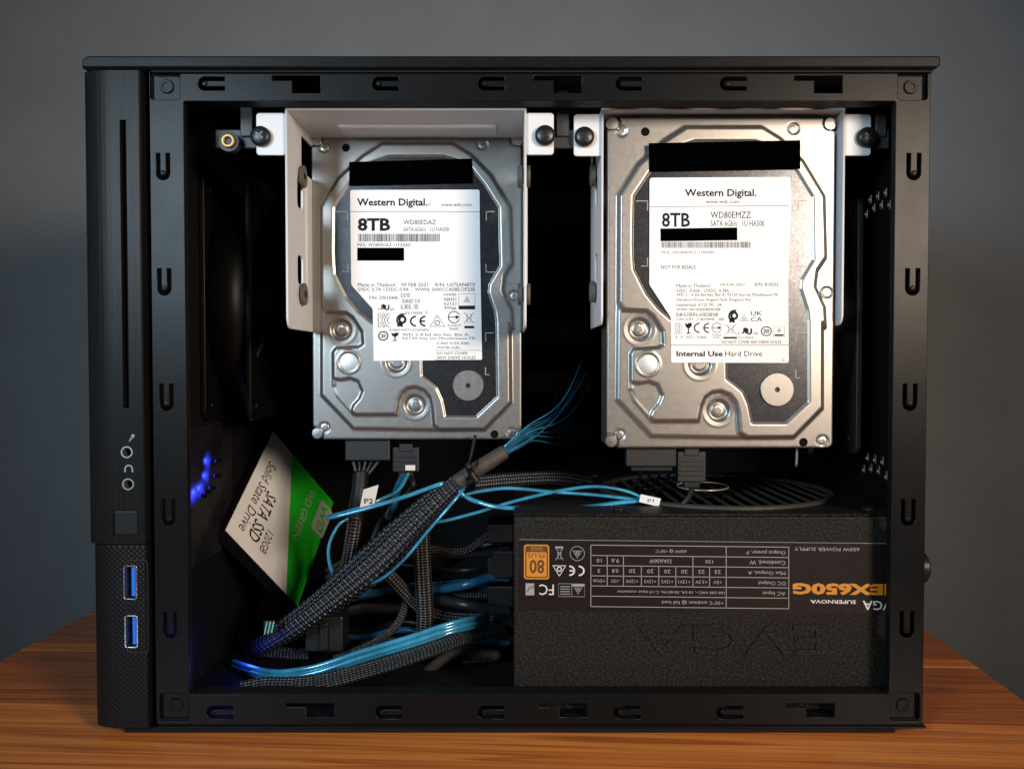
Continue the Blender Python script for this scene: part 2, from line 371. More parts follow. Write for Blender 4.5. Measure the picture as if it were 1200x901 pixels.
# ------------------------------------------------------------------ computer case
Zt = lambda py: P(600, py, 0).z
case = empty('computer_case', (0, 110, 0), 'black computer case with its side panel removed, standing on the wooden table', 'computer case')
XL, XR = -151.8, 175.2          # outer edges of the side frame
OL, OR_ = -137.5, 160.6         # opening
ZB, ZT = Zt(849), Zt(81)
OB, OT = Zt(813), Zt(119)
DEP = 240.0
def xz(px, py, y=0.0):
    p = P(px, py, y); return (p.x, p.z)
def uslot(x0, y0, x1, y1, vertical, wd=4.2):
    """U shaped press slot from its pixel box; vertical: open at the top, else open at the right"""
    (ax, az), (bx, bz) = xz(x0, y0), xz(x1, y1); wm = wd/2.78; pts = []; n = 8
    if vertical:
        r = (bx-ax)/2; cx = (ax+bx)/2; cz = bz+r
        pts = [(ax, az)]+[(cx-r*math.cos(math.pi*k/n), cz-r*math.sin(math.pi*k/n)) for k in range(n+1)]+[(bx, az), (bx-wm, az)]
        ri = r-wm; pts += [(cx+ri*math.cos(math.pi*k/n), cz-ri*math.sin(math.pi*k/n)) for k in range(n+1)]+[(ax+wm, az)]
    else:
        r = (az-bz)/2; cz = (az+bz)/2; cx = ax+r
        pts = [(bx, az)]+[(cx-r*math.sin(math.pi*k/n), cz+r*math.cos(math.pi*k/n)) for k in range(n+1)]+[(bx, bz), (bx, bz+wm)]
        ri = r-wm; pts += [(cx-ri*math.sin(math.pi*k/n), cz-ri*math.cos(math.pi*k/n)) for k in range(n+1)]+[(bx, az-wm)]
    return pts
def lslot(x0, y0, x1, y1, frac=0.42, th=0.27):
    (ax, az), (bx, bz) = xz(x0, y0), xz(x1, y1); mx = ax+(bx-ax)*frac; mz = az+(bz-az)*th
    return [(ax, az), (bx, az), (bx, bz), (mx, bz), (mx, mz), (ax, mz)]
us, ls = [], []
for x in (232, 436, 560, 721.5, 844): us.append((x, 90.5, x+31, 106, False))
for x in (319, 625.5, 931): ls.append((x, 89, x+56, 109))
for x0, y0 in ((183, 180), (184.5, 315), (187, 450), (189, 585), (191, 717)): us.append((x0, y0, x0+16, y0+31, True))
for x0, y0 in ((1063, 180), (1061.5, 315), (1058.5, 450), (1056.5, 585), (1055, 716)): us.append((x0, y0, x0+16, y0+31, True))
for x in (242, 440, 560, 719.5, 840): us.append((x, 827, x+31, 842, False))
for x in (335, 632, 922): ls.append((x, 824, x+56, 840))
corner = [(178.5+20, 100), (1064.5, 100.5), (208, 827), (1056, 828)]
holes = [uslot(*a) for a in us]+[lslot(*a) for a in ls]
cpos = [(OL-7.6, Zt(100)), (OR_+7.0, Zt(100.5)), (OL-6.5, Zt(828)), (OR_+7.0, Zt(828))]
for cx, cz in cpos: holes.append(rrect(cx-6.2, cz-6.0, cx+6.2, cz+6.0, 1.6, 3))
outline = rrect(XL, ZB, XR, ZT, 1.5, 3); opening = rrect(OL, OB, OR_, OT, 0.8, 3)
frame = plate('side_frame', [outline, opening]+holes, 1.2, M['coat'], case, (0, 0, 0), bev=0.3)
def frame_bits():
    # dished corner pads behind the square corner openings, with screw hole
    for cx, cz in cpos:
        b = bmesh.new()
        pad = plate('corner_pad', [rrect(cx-7.2, cz-7.0, cx+7.2, cz+7.0, 1.2, 3), circ(cx, cz, 1.5, 14)], 0.9, M['coat'], frame, (0, 2.2, 0), bev=0.15)
        lathe('screw_boss', [(1.55, 0.0), (2.9, 0.0), (3.0, -0.3), (2.6, -0.75), (1.7, -0.75), (1.5, -0.3)], 18, (cx, 2.2, cz), (0, 1, 0), M['coat'], frame)
        b.free()
        lathe('hole_shade_disc', [(1.45, 0), (1.45, 0.3)], 16, (cx, 2.0, cz), (0, 1, 0), M['dark'], frame)  # black disc in place of the shade inside the hole
    # bent pin inside each U slot
    for (x0, y0, x1, y1, vert) in us:
        if vert: c = P((x0+x1)/2, y1-8, 0); 
        else: c = P(x0+8, (y0+y1)/2, 0)
        lathe('press_dimple', [(1.25, 0.2), (1.2, -0.25), (0.8, -0.55), (0.2, -0.65)], 12, (c.x, 0, c.z), (0, 1, 0), M['coat'], frame, True)
frame_bits()
# inner return flanges of the opening
bm = bmesh.new()
for a, b in (((OL-1, 1.3, OB), (OL-0.05, 4, OT)), ((OR_+0.05, 1.3, OB), (OR_+1, 4, OT)), ((OL-0.8, 1.35, OT+0.05), (OR_+0.8, 9, OT+1)), ((OL-0.8, 1.35, OB-1), (OR_+0.8, 9, OB-0.05))): add_box(bm, a, b)
bm_obj('opening_flange', bm, M['inner'], frame)
# lid with a rounded front corner
lidz0, lidz1 = P(600, 79.5, -4.5).z, P(600, 65.5, -4.5).z
lp = [(-177.6, lidz0)]+[(-174.6-3.0*math.cos(R(a)), lidz1-3.0+3.0*math.sin(R(a))) for a in (0, 20, 40, 60, 80, 90)]+[(175.6, lidz1)]+[(176.0+0.9*math.sin(R(a)), lidz1-0.9+0.9*math.cos(R(a))) for a in (0, 30, 60, 90)]+[(176.9, lidz0+1.2), (175.6, lidz0)]
lid = plate('lid', [lp], DEP+8, M['lid'], case, (0, -4.5, 0), bev=0.7)
box('lid_seam', (-150, -1.6, lidz0-0.9), (175, 236, lidz0+0.5), M['inner'], lid)
# shell
box('back_wall', (-152, DEP-3, ZB+0.6), (174.2, DEP-1, ZT-0.6), M['inner'], case)
box('roof_sheet', (-152, 1.4, ZT-2.2), (173.5, DEP-3.2, ZT-0.7), M['inner'], case)
box('floor_sheet', (-152, 1.4, ZB+0.7), (173.5, DEP-3.2, ZB+2.2), M['inner'], case)
box('front_wall', (-152.2, 1.5, ZB+2.4), (-150.8, DEP-3.2, ZT-2.4), M['inner'], case)
# rear wall with slit vents
rw = [(1.5, ZB+0.8), (DEP-3.2, ZB+0.8), (DEP-3.2, ZT-0.8), (1.5, ZT-0.8)]
vh = []
for (pyc) in (238, 543):
    for i in range(7):
        yy = 33+i*4.2; zc = CAM_H+(424-pyc)/2.45+(2.4 if i % 2 else -2.4)
        if i in (0, 6): zc -= 1.5
        vh.append([(yy-1.7, zc-1.6), (yy, zc-3.2), (yy+1.7, zc-1.6), (yy+1.7, zc+1.6), (yy, zc+3.2), (yy-1.7, zc+1.6)])
plate('rear_wall', [rw]+vh, 1.0, M['coat'], case, (173.8, 0, 0), (0, 1, 0), (0, 0, 1))
for i_, (pa, pb) in enumerate(((372, 402), (436, 462), (498, 520))):
    q0, q1 = P(612, pa, 205), P(694, pb, 205); box('back_rib', (q0.x, 205+i_*3, q1.z), (q1.x, DEP-3.1, q0.z), mat('brown_grey_rib', (0.03, 0.024, 0.022), 0.6), case, 1.0, 2)
# feet
for fx, fy in ((-138, 25), (150, 25), (-138, 205), (150, 205)):
    lathe('foot', [(11, 0), (12, 1.0), (12, 3.0), (10.5, ZB+0.7)], 24, (fx, fy, 0.0), (0, 0, 1), M['plastic'], case, True)
box('underside_shade_block', (-166, 0.6, 0.2), (164, DEP-12, ZB-1.35), M['inner'], case, 0.6, 1)  # added dark block that stands in for the shade under the case
box('bottom_lip', (XL+1, -0.9, ZB-1.3), (XR+1.2, 6, ZB-0.05), M['coat'], case, 0.4, 1)
# bezel (front panel seen from the side): brushed upper part, dimpled lower part
def extr_profile(name, prof, z0, z1, m, parent, bev=0.0):
    b = bmesh.new(); vs_ = [b.verts.new((x, y, z0)) for x, y in prof]; f = b.faces.new(vs_)
    r = bmesh.ops.extrude_face_region(b, geom=[f]); bmesh.ops.translate(b, vec=(0, 0, z1-z0), verts=[g for g in r['geom'] if isinstance(g, bmesh.types.BMVert)])
    bmesh.ops.recalc_face_normals(b, faces=b.faces)
    if bev:
        es = [e for e in b.edges if abs(e.verts[0].co.z-e.verts[1].co.z) < 1e-5]
        bmesh.ops.bevel(b, geom=es, offset=bev, segments=2, profile=0.5, affect='EDGES')
    return bm_obj(name, b, m, parent)
def cut(ob, cutters):
    """boolean-difference the cutters out of ob"""
    for c in cutters:
        md = ob.modifiers.new('b', 'BOOLEAN'); md.operation = 'DIFFERENCE'; md.solver = 'EXACT'; md.object = c
    dg = bpy.context.evaluated_depsgraph_get(); dg.update()
    me = bpy.data.meshes.new_from_object(ob.evaluated_get(dg))
    ob.modifiers.clear(); ob.data = me
    for c in cutters: bpy.data.objects.remove(c)
def arcprof(xl, yf, back=DEP-1):
    p = [(-154.2, yf+0.6), (-154.8, yf)]
    cx = xl+13; ry = 5.5
    for a in range(0, 91, 9): p.append((cx-13*math.sin(R(a)), yf+ry-ry*math.cos(R(a))))
    return p+[(xl, back), (-154.2, back)]
zstep = Zt(636)
panel = extr_profile('front_panel', arcprof(-179.4, -3.4), zstep, lidz0-0.25, M['brushed'], case, 0.5)
lower = extr_profile('lower_bezel', arcprof(-178.0, -2.6), Zt(849)-0.6, zstep-0.35, M['dotted'], case, 0.8)
def pc(px, py): return P(px, py, -3)
a, b = pc(140.5, 141), pc(148, 478)
b.x = a.x+2.75
c1 = box('cutter', (a.x, -10, b.z), (b.x, 2.0, a.z), None)
j1, j2 = pc(149.5, 529.5), pc(151, 567)
cj = []
for j in (j1, j2): cj.append(lathe('cutter', [(2.3, -12), (2.3, 6)], 20, (j.x, 0, j.z), (0, 1, 0), None))
k0, k1 = pc(133, 598), pc(162, 627)
c2 = box('cutter', (k0.x, -10, k1.z), (k1.x, -2.6, k0.z), None)
cut(panel, [c1, c2]+cj)
box('disc_slot', (a.x+0.15, 0.2, b.z+0.15), (b.x-0.05, 1.4, a.z-0.15), mat('slot_flap', (0.05, 0.046, 0.045), 0.8, 0, (0.3, 0.2)), panel)
for j in (j1, j2):
    lathe('audio_jack', [(1.75, 1.0), (1.75, -3.4), (2.0, -3.9), (2.45, -3.9), (2.6, -3.5), (2.6, -3.3), (2.25, -3.2), (2.25, 1.0)], 24, (j.x, 0, j.z), (0, 1, 0), mat('jack_ring', (0.45, 0.45, 0.45), 0.35, 0.9), panel, True)
box('power_button', (k0.x+0.25, -3.1, k1.z+0.25), (k1.x-0.25, -2.2, k0.z-0.25), M['plastic'], panel, 0.35, 2)
def pline(name, pts, wpx, m, parent, y0=-3.43, th=0.06):
    """thin printed strip along pixel points on the bezel"""
    p = [Vector((pc(*q).x, pc(*q).z)) for q in pts]; h = wpx/2.78/2; L, Rr = [], []
    for i, q in enumerate(p):
        t = (p[min(i+1, len(p)-1)]-p[max(i-1, 0)]).normalized(); n = Vector((-t.y, t.x)); L.append(q+n*h); Rr.append(q-n*h)
    lp_ = [(v.x, v.y) for v in L+Rr[::-1]]
    return plate(name, [lp_], th, m, parent, (0, y0, 0))
pline('microphone_symbol', [(152, 517), (155.5, 511.5)], 1.4, M['silver'], panel)
pline('microphone_symbol', [(155, 513), (157, 509)], 3.2, M['silver'], panel)
hp = [(151.3-4.3*math.cos(R(a)), 549.5-4.5*math.sin(R(a))) for a in range(0, 181, 20)]
pline('headphone_symbol', [(147, 553)]+hp+[(155.6, 553)], 1.5, M['silver'], panel)
# USB ports in the lower bezel
usb = [((143.5, 662.5), (160.5, 703)), ((145, 721), (161.5, 759.5))]
cs = []
for (q0, q1) in usb:
    p0, p1 = pc(*q0), pc(*q1); cs.append(box('cutter', (p0.x, -10, p1.z), (p1.x, 8, p0.z), None))
cut(lower, cs)
M['usbshell'] = mat('usb_shell', (0.72, 0.72, 0.72), 0.25, 1.0)
for (q0, q1) in usb:
    p0, p1 = pc(*q0), pc(*q1); cx, cz = (p0.x+p1.x)/2, (p0.z+p1.z)/2
    o_ = rrect(p0.x+0.05, p1.z+0.05, p1.x-0.05, p0.z-0.05, 1.0, 4); i_ = rrect(p0.x+0.55, p1.z+0.55, p1.x-0.55, p0.z-0.55, 0.8, 4)
    ub = plate('usb_port', [o_, i_], 9, M['usbshell'], lower, (0, -2.75, 0), bev=0.12)
    wv = p1.x-p0.x
    box('usb_tongue', (p0.x+wv*0.52, -1.6, p1.z+1.3), (p0.x+wv*0.86, 6, p0.z-0.9), M['usbblue'], lower, 0.12, 1)
    box('usb_socket_floor', (p0.x+0.3, 5.6, p1.z+0.3), (p1.x-0.3, 6.6, p0.z-0.3), M['plastic'], lower)
    for kk in (0.3, 0.62): box('usb_contact', (p0.x+1.0, 2.6, p1.z+(p0.z-p1.z)*kk), (p0.x+2.2, 5.6, p1.z+(p0.z-p1.z)*kk+1.1), M['cast'], lower)
plate('port_frame', [rrect(pc(139, 0).x, pc(0, 765).z, pc(165.5, 0).x, pc(0, 656).z, 1.4, 4), rrect(pc(140.3, 0).x, pc(0, 763.6).z, pc(164.2, 0).x, pc(0, 657.4).z, 1.2, 4)], 0.5, M['plastic_grey'], lower, (0, -2.85, 0), bev=0.1)
# drive rails hanging under the roof
RY = 21.0
def rail_part(x0, y0, x1, y1, yd, th, m=M['rail'], name='rail'):
    p0, p1 = P(x0, y0, yd), P(x1, y1, yd)
    return box(name, (p0.x, yd, p1.z), (p1.x, yd+th, p0.z), m, case, 0.4, 1)
for xa, xb in ((252, 331), (619, 703), (990, 1042)): rail_part(xa, 152, xb, 174, RY, 1.5, name='drive_rail')
for x0, x1 in ((281, 296), (652, 667), (1027, 1039)):
    p0, p1 = P(x0, 116, RY-1.7), P(x1, 160, RY-1.7)
    box('rail_hanger', (p0.x, RY-1.7, p1.z), (p1.x, RY-0.05, ZT-2.3), M['rail'], case, 0.4, 1)
p = P(267.5, 165.5, RY-5); nut = lathe('brass_standoff', [(1.4, 4.8), (1.4, -0.5), (1.9, -1.0), (2.7, -1.0), (3.1, -0.6), (3.1, 5.0)], 20, (p.x, RY-5, p.z), (0, 1, 0), M['brass'], case, True)
lathe('standoff_sleeve', [(3.2, 0), (4.4, 0.2), (4.4, 4.9)], 20, (p.x, RY-4.6, p.z), (0, 1, 0), M['rail'], case, True)
# rear thumb screw and its neighbour edge
p = P(1083, 664, 60)
tsx = 174.3
lathe('rear_thumb_screw', [(3.0, 0), (3.0, 2.0), (6.2, 2.2), (6.8, 2.9), (6.8, 5.2), (6.0, 6.0), (3.2, 6.2), (0.5, 6.2)], 28, (tsx, 11, P(1083, 664, 11).z), (1, 0, 0), M['plastic'], case, True)

# ------------------------------------------------------------------ text printing
def text_pts(s, bold=0.0):
    cu = bpy.data.curves.new('tmp', 'FONT'); cu.body = s; cu.size = 1.0; cu.resolution_u = 2; cu.fill_mode = 'FRONT'; cu.offset = bold
    ob = bpy.data.objects.new('tmp', cu); col.objects.link(ob); bpy.context.view_layer.update()
    me = bpy.data.meshes.new_from_object(ob.evaluated_get(bpy.context.evaluated_depsgraph_get()))
    V_ = [(v.co.x, v.co.y) for v in me.vertices]; F_ = [tuple(p_.vertices) for p_ in me.polygons]
    bpy.data.objects.remove(ob); bpy.data.curves.remove(cu); bpy.data.meshes.remove(me)
    return V_, F_
class Print:
    """collects flat printed shapes on one surface; f maps (a,b) of the surface to mm"""
    def __init__(s, f): s.f = f; s.V = []; s.F = []
    def add(s, V_, F_):
        n = len(s.V); s.V += [s.f(*v) for v in V_]; s.F += [tuple(i+n for i in f) for f in F_]
    def text(s, body, x0, y0, x1, y1, bold=0.0, rot=False):
        if not rot and bold == 0.0: bold = 0.0
        V_, F_ = text_pts(body, bold)
        if not V_: return
        a0 = min(v[0] for v in V_); a1 = max(v[0] for v in V_); b0 = min(v[1] for v in V_); b1 = max(v[1] for v in V_)
        q = []
        for a, b in V_:
            u, v = (a-a0)/(a1-a0), (b-b0)/(b1-b0)
            q.append((x1-u*(x1-x0), y0+v*(y1-y0)) if rot else (x0+u*(x1-x0), y1-v*(y1-y0)))
        s.add(q, F_)
    def rect(s, x0, y0, x1, y1): s.add([(x0, y0), (x1, y0), (x1, y1), (x0, y1)], [(0, 1, 2, 3)])
    def strip(s, pts, wd, closed=False):
        n = len(pts); V_ = []
        for i in range(n):
            a = pts[(i-1) % n] if closed or i else pts[i]; b = pts[(i+1) % n] if closed or i < n-1 else pts[i]
            tx, ty = b[0]-a[0], b[1]-a[1]; L = math.hypot(tx, ty) or 1; nx, ny = -ty/L*wd/2, tx/L*wd/2
            V_ += [(pts[i][0]+nx, pts[i][1]+ny), (pts[i][0]-nx, pts[i][1]-ny)]
        F_ = [(2*i, 2*i+1, 2*((i+1) % n)+1, 2*((i+1) % n)) for i in range(n if closed else n-1)]
        s.add(V_, F_)
    def ring(s, cx, cy, rx, ry, wd, a0=0, a1=360, n=28):
        full = abs(a1-a0) >= 360
        pts = [(cx+rx*math.cos(R(a0+(a1-a0)*k/n)), cy+ry*math.sin(R(a0+(a1-a0)*k/n))) for k in range(n if full else n+1)]
        s.strip(pts, wd, full)
    def poly(s, pts): s.add(pts, [tuple(range(len(pts)))])
    def disc(s, cx, cy, r, n=20): s.poly([(cx+r*math.cos(2*math.pi*k/n), cy+r*math.sin(2*math.pi*k/n)) for k in range(n)])
    def barcode(s, x0, y0, x1, y1, seed=1):
        rnd = random.Random(seed); x = x0
        while x < x1:
            wd = rnd.choice((0.35, 0.35, 0.7, 1.0))*(x1-x0)/95; s.rect(x, y0, min(x+wd, x1), y1); x += wd+rnd.choice((0.35, 0.5, 0.8))*(x1-x0)/95
    def build(s, name, m, parent):
        return tag(mesh(name, s.V, s.F, m, parent), kind='stuff')
    # marks found on the labels; boxes in surface units
    def box_outline(s, x0, y0, x1, y1, wd): s.strip([(x0, y0), (x1, y0), (x1, y1), (x0, y1)], wd, True)
    def kc(s, x0, y0, x1, y1, wd):
        w_, h = x1-x0, y1-y0
        s.strip([(x0, y0), (x0+.18*w_, y0), (x0+.18*w_, y0+.4*h), (x0+.45*w_, y0), (x0+.62*w_, y0), (x0+.3*w_, y0+.5*h), (x0+.62*w_, y1), (x0+.45*w_, y1), (x0+.18*w_, y0+.6*h), (x0+.18*w_, y1), (x0, y1)], wd, True)
        s.ring(x1-.02*w_, y0+.5*h, .42*w_, .46*h, wd, 90, 270, 14); s.ring(x1-.02*w_, y0+.5*h, .20*w_, .24*h, wd, 90, 270, 12)
    def ce(s, x0, y0, x1, y1, wd, flip=False):
        h = (y1-y0)/2; cy = (y0+y1)/2; w_ = x1-x0
        if not flip:
            s.ring(x0+w_*.40, cy, w_*.36, h-wd/2, wd, 95, 265, 16); s.ring(x1, cy, w_*.36, h-wd/2, wd, 95, 265, 16); s.rect(x1-w_*.36, cy-wd/2, x1-w_*.05, cy+wd/2)
        else:
            s.ring(x1-w_*.40, cy, w_*.36, h-wd/2, wd, -85, 85, 16); s.ring(x0, cy, w_*.36, h-wd/2, wd, -85, 85, 16); s.rect(x0+w_*.05, cy-wd/2, x0+w_*.36, cy+wd/2)
    def rcm(s, x0, y0, x1, y1):
        w_, h = x1-x0, y1-y0; s.ring(x0+.6*w_, y0+.46*h, .28*w_, .24*h, .22*w_, 0, 360, 18); s.ring(x0+.62*w_, y0+.5*h, .52*w_, .44*h, .17*w_, 150, 290, 14)
        s.poly([(x0+.15*w_, y0+.62*h), (x0+.42*w_, y0+.68*h), (x0+.5*w_, y1-.05*h), (x0+.1*w_, y1)])
        s.poly([(x0+.4*w_, y0+.72*h), (x0+.6*w_, y0+.72*h), (x0+.68*w_, y1), (x0+.45*w_, y1)])
    def tri(s, x0, y0, x1, y1, wd, flip=False):
        xm = (x0+x1)/2
        s.strip([(xm, y0), (x1, y1), (x0, y1)] if not flip else [(xm, y1), (x0, y0), (x1, y0)], wd, True)
        s.ring(xm, (y0+2*y1)/3 if not flip else (2*y0+y1)/3, (x1-x0)*.17, (y1-y0)*.2, wd*.8, 0, 360, 14)
    def weee(s, x0, y0, x1, y1, wd, bar=None):
        s.strip([(x0, y0), (x1, y1)], wd); s.strip([(x1, y0), (x0, y1)], wd); w_, h = x1-x0, y1-y0
        s.strip([(x0+.25*w_, y0+.15*h), (x0+.75*w_, y0+.15*h), (x0+.65*w_, y0+.9*h), (x0+.35*w_, y0+.9*h)], wd, True)
        if bar: s.rect(*bar)
    def ur(s, x0, y0, x1, y1):
        V_, F_ = text_pts('R', 0.06); xm = (x0+x1)/2; h = y1-y0
        a0 = min(v[0] for v in V_); a1 = max(v[0] for v in V_); b0 = min(v[1] for v in V_); b1 = max(v[1] for v in V_)
        s.add([(xm-(v[0]-a0)/(a1-a0)*(xm-x0)*.95, y1-(v[1]-b0)/(b1-b0)*h*.85-h*.15) for v in V_], [f[::-1] for f in F_])
        s.text('U', xm, y0+h*.12, x1, y1, 0.06)
    def glass(s, x0, y0, x1, y1):
        w_, h = x1-x0, y1-y0; xm = (x0+x1)/2
        s.poly([(x0, y0), (xm-.1*w_, y0+.12*h), (xm, y0), (x1, y0), (x1-.08*w_, y0+.3*h), (xm+.15*w_, y0+.5*h), (xm-.15*w_, y0+.5*h), (x0+.1*w_, y0+.3*h)])
        s.rect(xm-.07*w_, y0+.48*h, xm+.07*w_, y1-.06*h); s.rect(x0+.2*w_, y1-.09*h, x1-.2*w_, y1)
    def arrowcircle(s, cx, cy, r, wd):
        s.ring(cx, cy, r, r, wd, 20, 340, 24); s.rect(cx-r, cy-wd*.5, cx+r, cy+wd*.5); s.poly([(cx+.3*r, cy-.35*r), (cx+1.05*r, cy), (cx+.3*r, cy+.35*r)])
    def glyphs(s, x0, y0, x1, y1, n, seed):
        """rows of unreadably small square characters"""
        rnd = random.Random(seed); cw = (x1-x0)/n; h = y1-y0; t_ = cw*.12
        for i in range(n):
            a = x0+i*cw+cw*.08; b = x0+(i+1)*cw-cw*.08
            for k in range(3):
                yy = y0+h*(0.05+0.45*k)-0; s.rect(a, min(yy, y1-t_), b if rnd.random() < .7 else (a+b)/2, min(yy, y1-t_)+t_)
            for k in range(2):
                xx = rnd.choice((a, (a+b)/2, b-t_)); s.rect(xx, y0, xx+t_, y1)

# ------------------------------------------------------------------ hard drives
W_, H_ = 101.6, 147.0
def uvd(px, py):
    t = (py-141.7)/381.3; xl = 711.3-1.3*t; xr = 979.2-5.2*t
    return ((px-xl)/(xr-xl)*W_, t*H_)
z4 = lambda x, y: uvd(660+x/3.158, 110+y/3.158)
z5 = lambda x, y: uvd(680+x/3.158, 340+y/3.158)
top_right = [z4(*q) for q in ((450, 140), (730, 140), (800, 182), (880, 262), (957, 388), (962, 608), (930, 655), (922, 715), (957, 790), (960, 860))]+[z5(*q) for q in ((886, 120), (885, 430), (780, 536))]
polyA = top_right+[z5(*q) for q in ((600, 538), (260, 532), (135, 400), (138, 100))]+[z4(*q) for q in ((203, 770), (205, 385), (275, 275), (370, 190))]
polyB = top_right+[z5(*q) for q in ((607, 537), (582, 520), (577, 450), (568, 410), (545, 381), (510, 368), (480, 372), (455, 390), (441, 420), (430, 477), (265, 477), (200, 402), (183, 360), (183, 232), (195, 216), (285, 212), (303, 200), (300, 150), (265, 95), (240, 76))]+[z4(*q) for q in ((218, 798), (203, 770), (205, 385), (275, 275), (370, 190))]
polyC = [z4(*q) for q in ((255, 388), (251, 560), (255, 650), (300, 740), (345, 795), (392, 835))]+[z5(*q) for q in ((400, 150), (490, 200), (532, 255), (533, 325), (560, 345), (592, 372), (613, 420), (626, 486), (750, 486), (834, 408), (834, 110))]+[z4(*q) for q in ((893, 800), (868, 722), (872, 690), (916, 618), (914, 390), (858, 300), (790, 215), (700, 188), (480, 188), (400, 215), (322, 290))]
polyN = [z5(*q) for q in ((186, 337), (215, 340), (250, 334), (280, 345), (298, 385), (285, 415), (262, 440), (252, 462), (200, 402), (184, 368))]
big = [z5(215, 143), z5(435, 270), z5(505, 440)]
plug = z5(245, 270); hub = z5(718, 363)
small = [z4(215, 150), z4(850, 140), z4(970, 735), z5(143, 530), z5(890, 552)]
pin = [z4(302, 152), z5(820, 557)]
notch = [(2.4, 2.6, 3.6), (W_-2.4, 2.6, 3.6), (2.2, H_-3.0, 3.6)]
def sdf(pts, U, Vv):
    d = np.full(U.shape, 1e9); ins = np.zeros(U.shape, bool); n = len(pts)
    for i in range(n):
        ax, ay = pts[i]; bx, by = pts[(i+1) % n]; ex, ey = bx-ax, by-ay
        t = np.clip(((U-ax)*ex+(Vv-ay)*ey)/(ex*ex+ey*ey+1e-12), 0, 1)
        d = np.minimum(d, np.hypot(U-ax-t*ex, Vv-ay-t*ey))
        c = ((ay > Vv) != (by > Vv)) & (U < (bx-ax)*(Vv-ay)/((by-ay) if abs(by-ay) > 1e-9 else 1e-9)+ax); ins ^= c
    return np.where(ins, -d, d)
def sstep(d, wd):
    t = np.clip(0.5-d/wd, 0, 1); return t*t*(3-2*t)
def cover_mesh():
    st = 0.45; nu, nv = int(W_/st)+1, int(H_/st)+1
    u = np.linspace(0, W_, nu); v = np.linspace(0, H_, nv); U, Vv = np.meshgrid(u, v)
    h = 1.1*sstep(sdf(polyA, U, Vv)-0.3, 2.2)
    hb = sstep(sdf(polyB, U, Vv)-0.2, 2.2)
    h += 1.3*hb
    h -= 1.1*sstep(sdf(polyN, U, Vv), 1.8)
    h -= 0.75*sstep(sdf(polyC, U, Vv), 1.5)
    for c in big:
        r = np.hypot(U-c[0], Vv-c[1]); h -= 1.3*sstep(r-4.6, 1.8); h += 0.11*np.exp(-((r-7.0)/0.45)**2); h += 0.4*sstep(r-2.9, 0.6)
    r = np.hypot(U-plug[0], Vv-plug[1]); h += 0.35*np.exp(-((r-5.2)/0.45)**2)-0.15*np.exp(-((r-4.4)/0.4)**2)
    for c in small:
        r = np.hypot(U-c[0], Vv-c[1]); h -= 0.45*sstep(r-2.5, 0.6)
    keep = sdf([(0, 0), (W_, 0), (W_, H_), (0, H_)], U, Vv) <= 1e-6
    rc = 2.5
    inn = sdf([(rc, rc), (W_-rc, rc), (W_-rc, H_-rc), (rc, H_-rc)], U, Vv)-rc
    edge = np.clip((inn+0.6)/0.6, 0, 1); h -= 0.7*edge*edge
    keep &= inn < 0.05
    for (a, b, r0) in notch: keep &= np.hypot(U-a, Vv-b) > r0
    for (a, b) in pin: keep &= np.hypot(U-a, Vv-b) > 1.5
    V_ = np.stack([(U-W_/2).ravel(), (-h).ravel(), (H_-Vv).ravel()], 1)*MM
    idx = np.arange(nu*nv).reshape(nv, nu)
    k = keep[:-1, :-1] & keep[1:, :-1] & keep[:-1, 1:] & keep[1:, 1:]
    q = np.stack([idx[:-1, :-1], idx[1:, :-1], idx[1:, 1:], idx[:-1, 1:]], -1)[k]
    me = bpy.data.meshes.new('cover'); me.from_pydata(V_.tolist(), [], q.tolist())
    bm_ = bmesh.new(); bm_.from_mesh(me); bmesh.ops.delete(bm_, geom=[v_ for v_ in bm_.verts if not v_.link_faces], context='VERTS'); bm_.to_mesh(me); bm_.free()
    me.polygons.foreach_set('use_smooth', [True]*len(me.polygons)); me.update(); me.materials.append(M['cover'])
    return me
COVER = cover_mesh()
def dl(uv_, y=0.0): return Vector((uv_[0]-W_/2, y, H_-uv_[1]))      # drive-local mm
def torx_mesh(r):
    V_, F_ = lathe_vf([(r, 0.6), (r, 0.1), (r*.86, -0.25), (r*.58, -0.32), (r*.5, -0.05), (r*.48, 0.5), (r*.15, 0.5)], 24, (0, 0, 0), (0, 1, 0), (0, 0, 1), {3, 4, 5})
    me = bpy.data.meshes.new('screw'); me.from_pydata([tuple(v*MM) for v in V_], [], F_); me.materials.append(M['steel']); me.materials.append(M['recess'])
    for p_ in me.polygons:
        if min(p_.vertices) >= 4*24: p_.material_index = 1  # recess faces get a darker steel, shade put into the colour
    me.update(); return me
TORX_S, TORX_B = torx_mesh(2.05), torx_mesh(2.7)
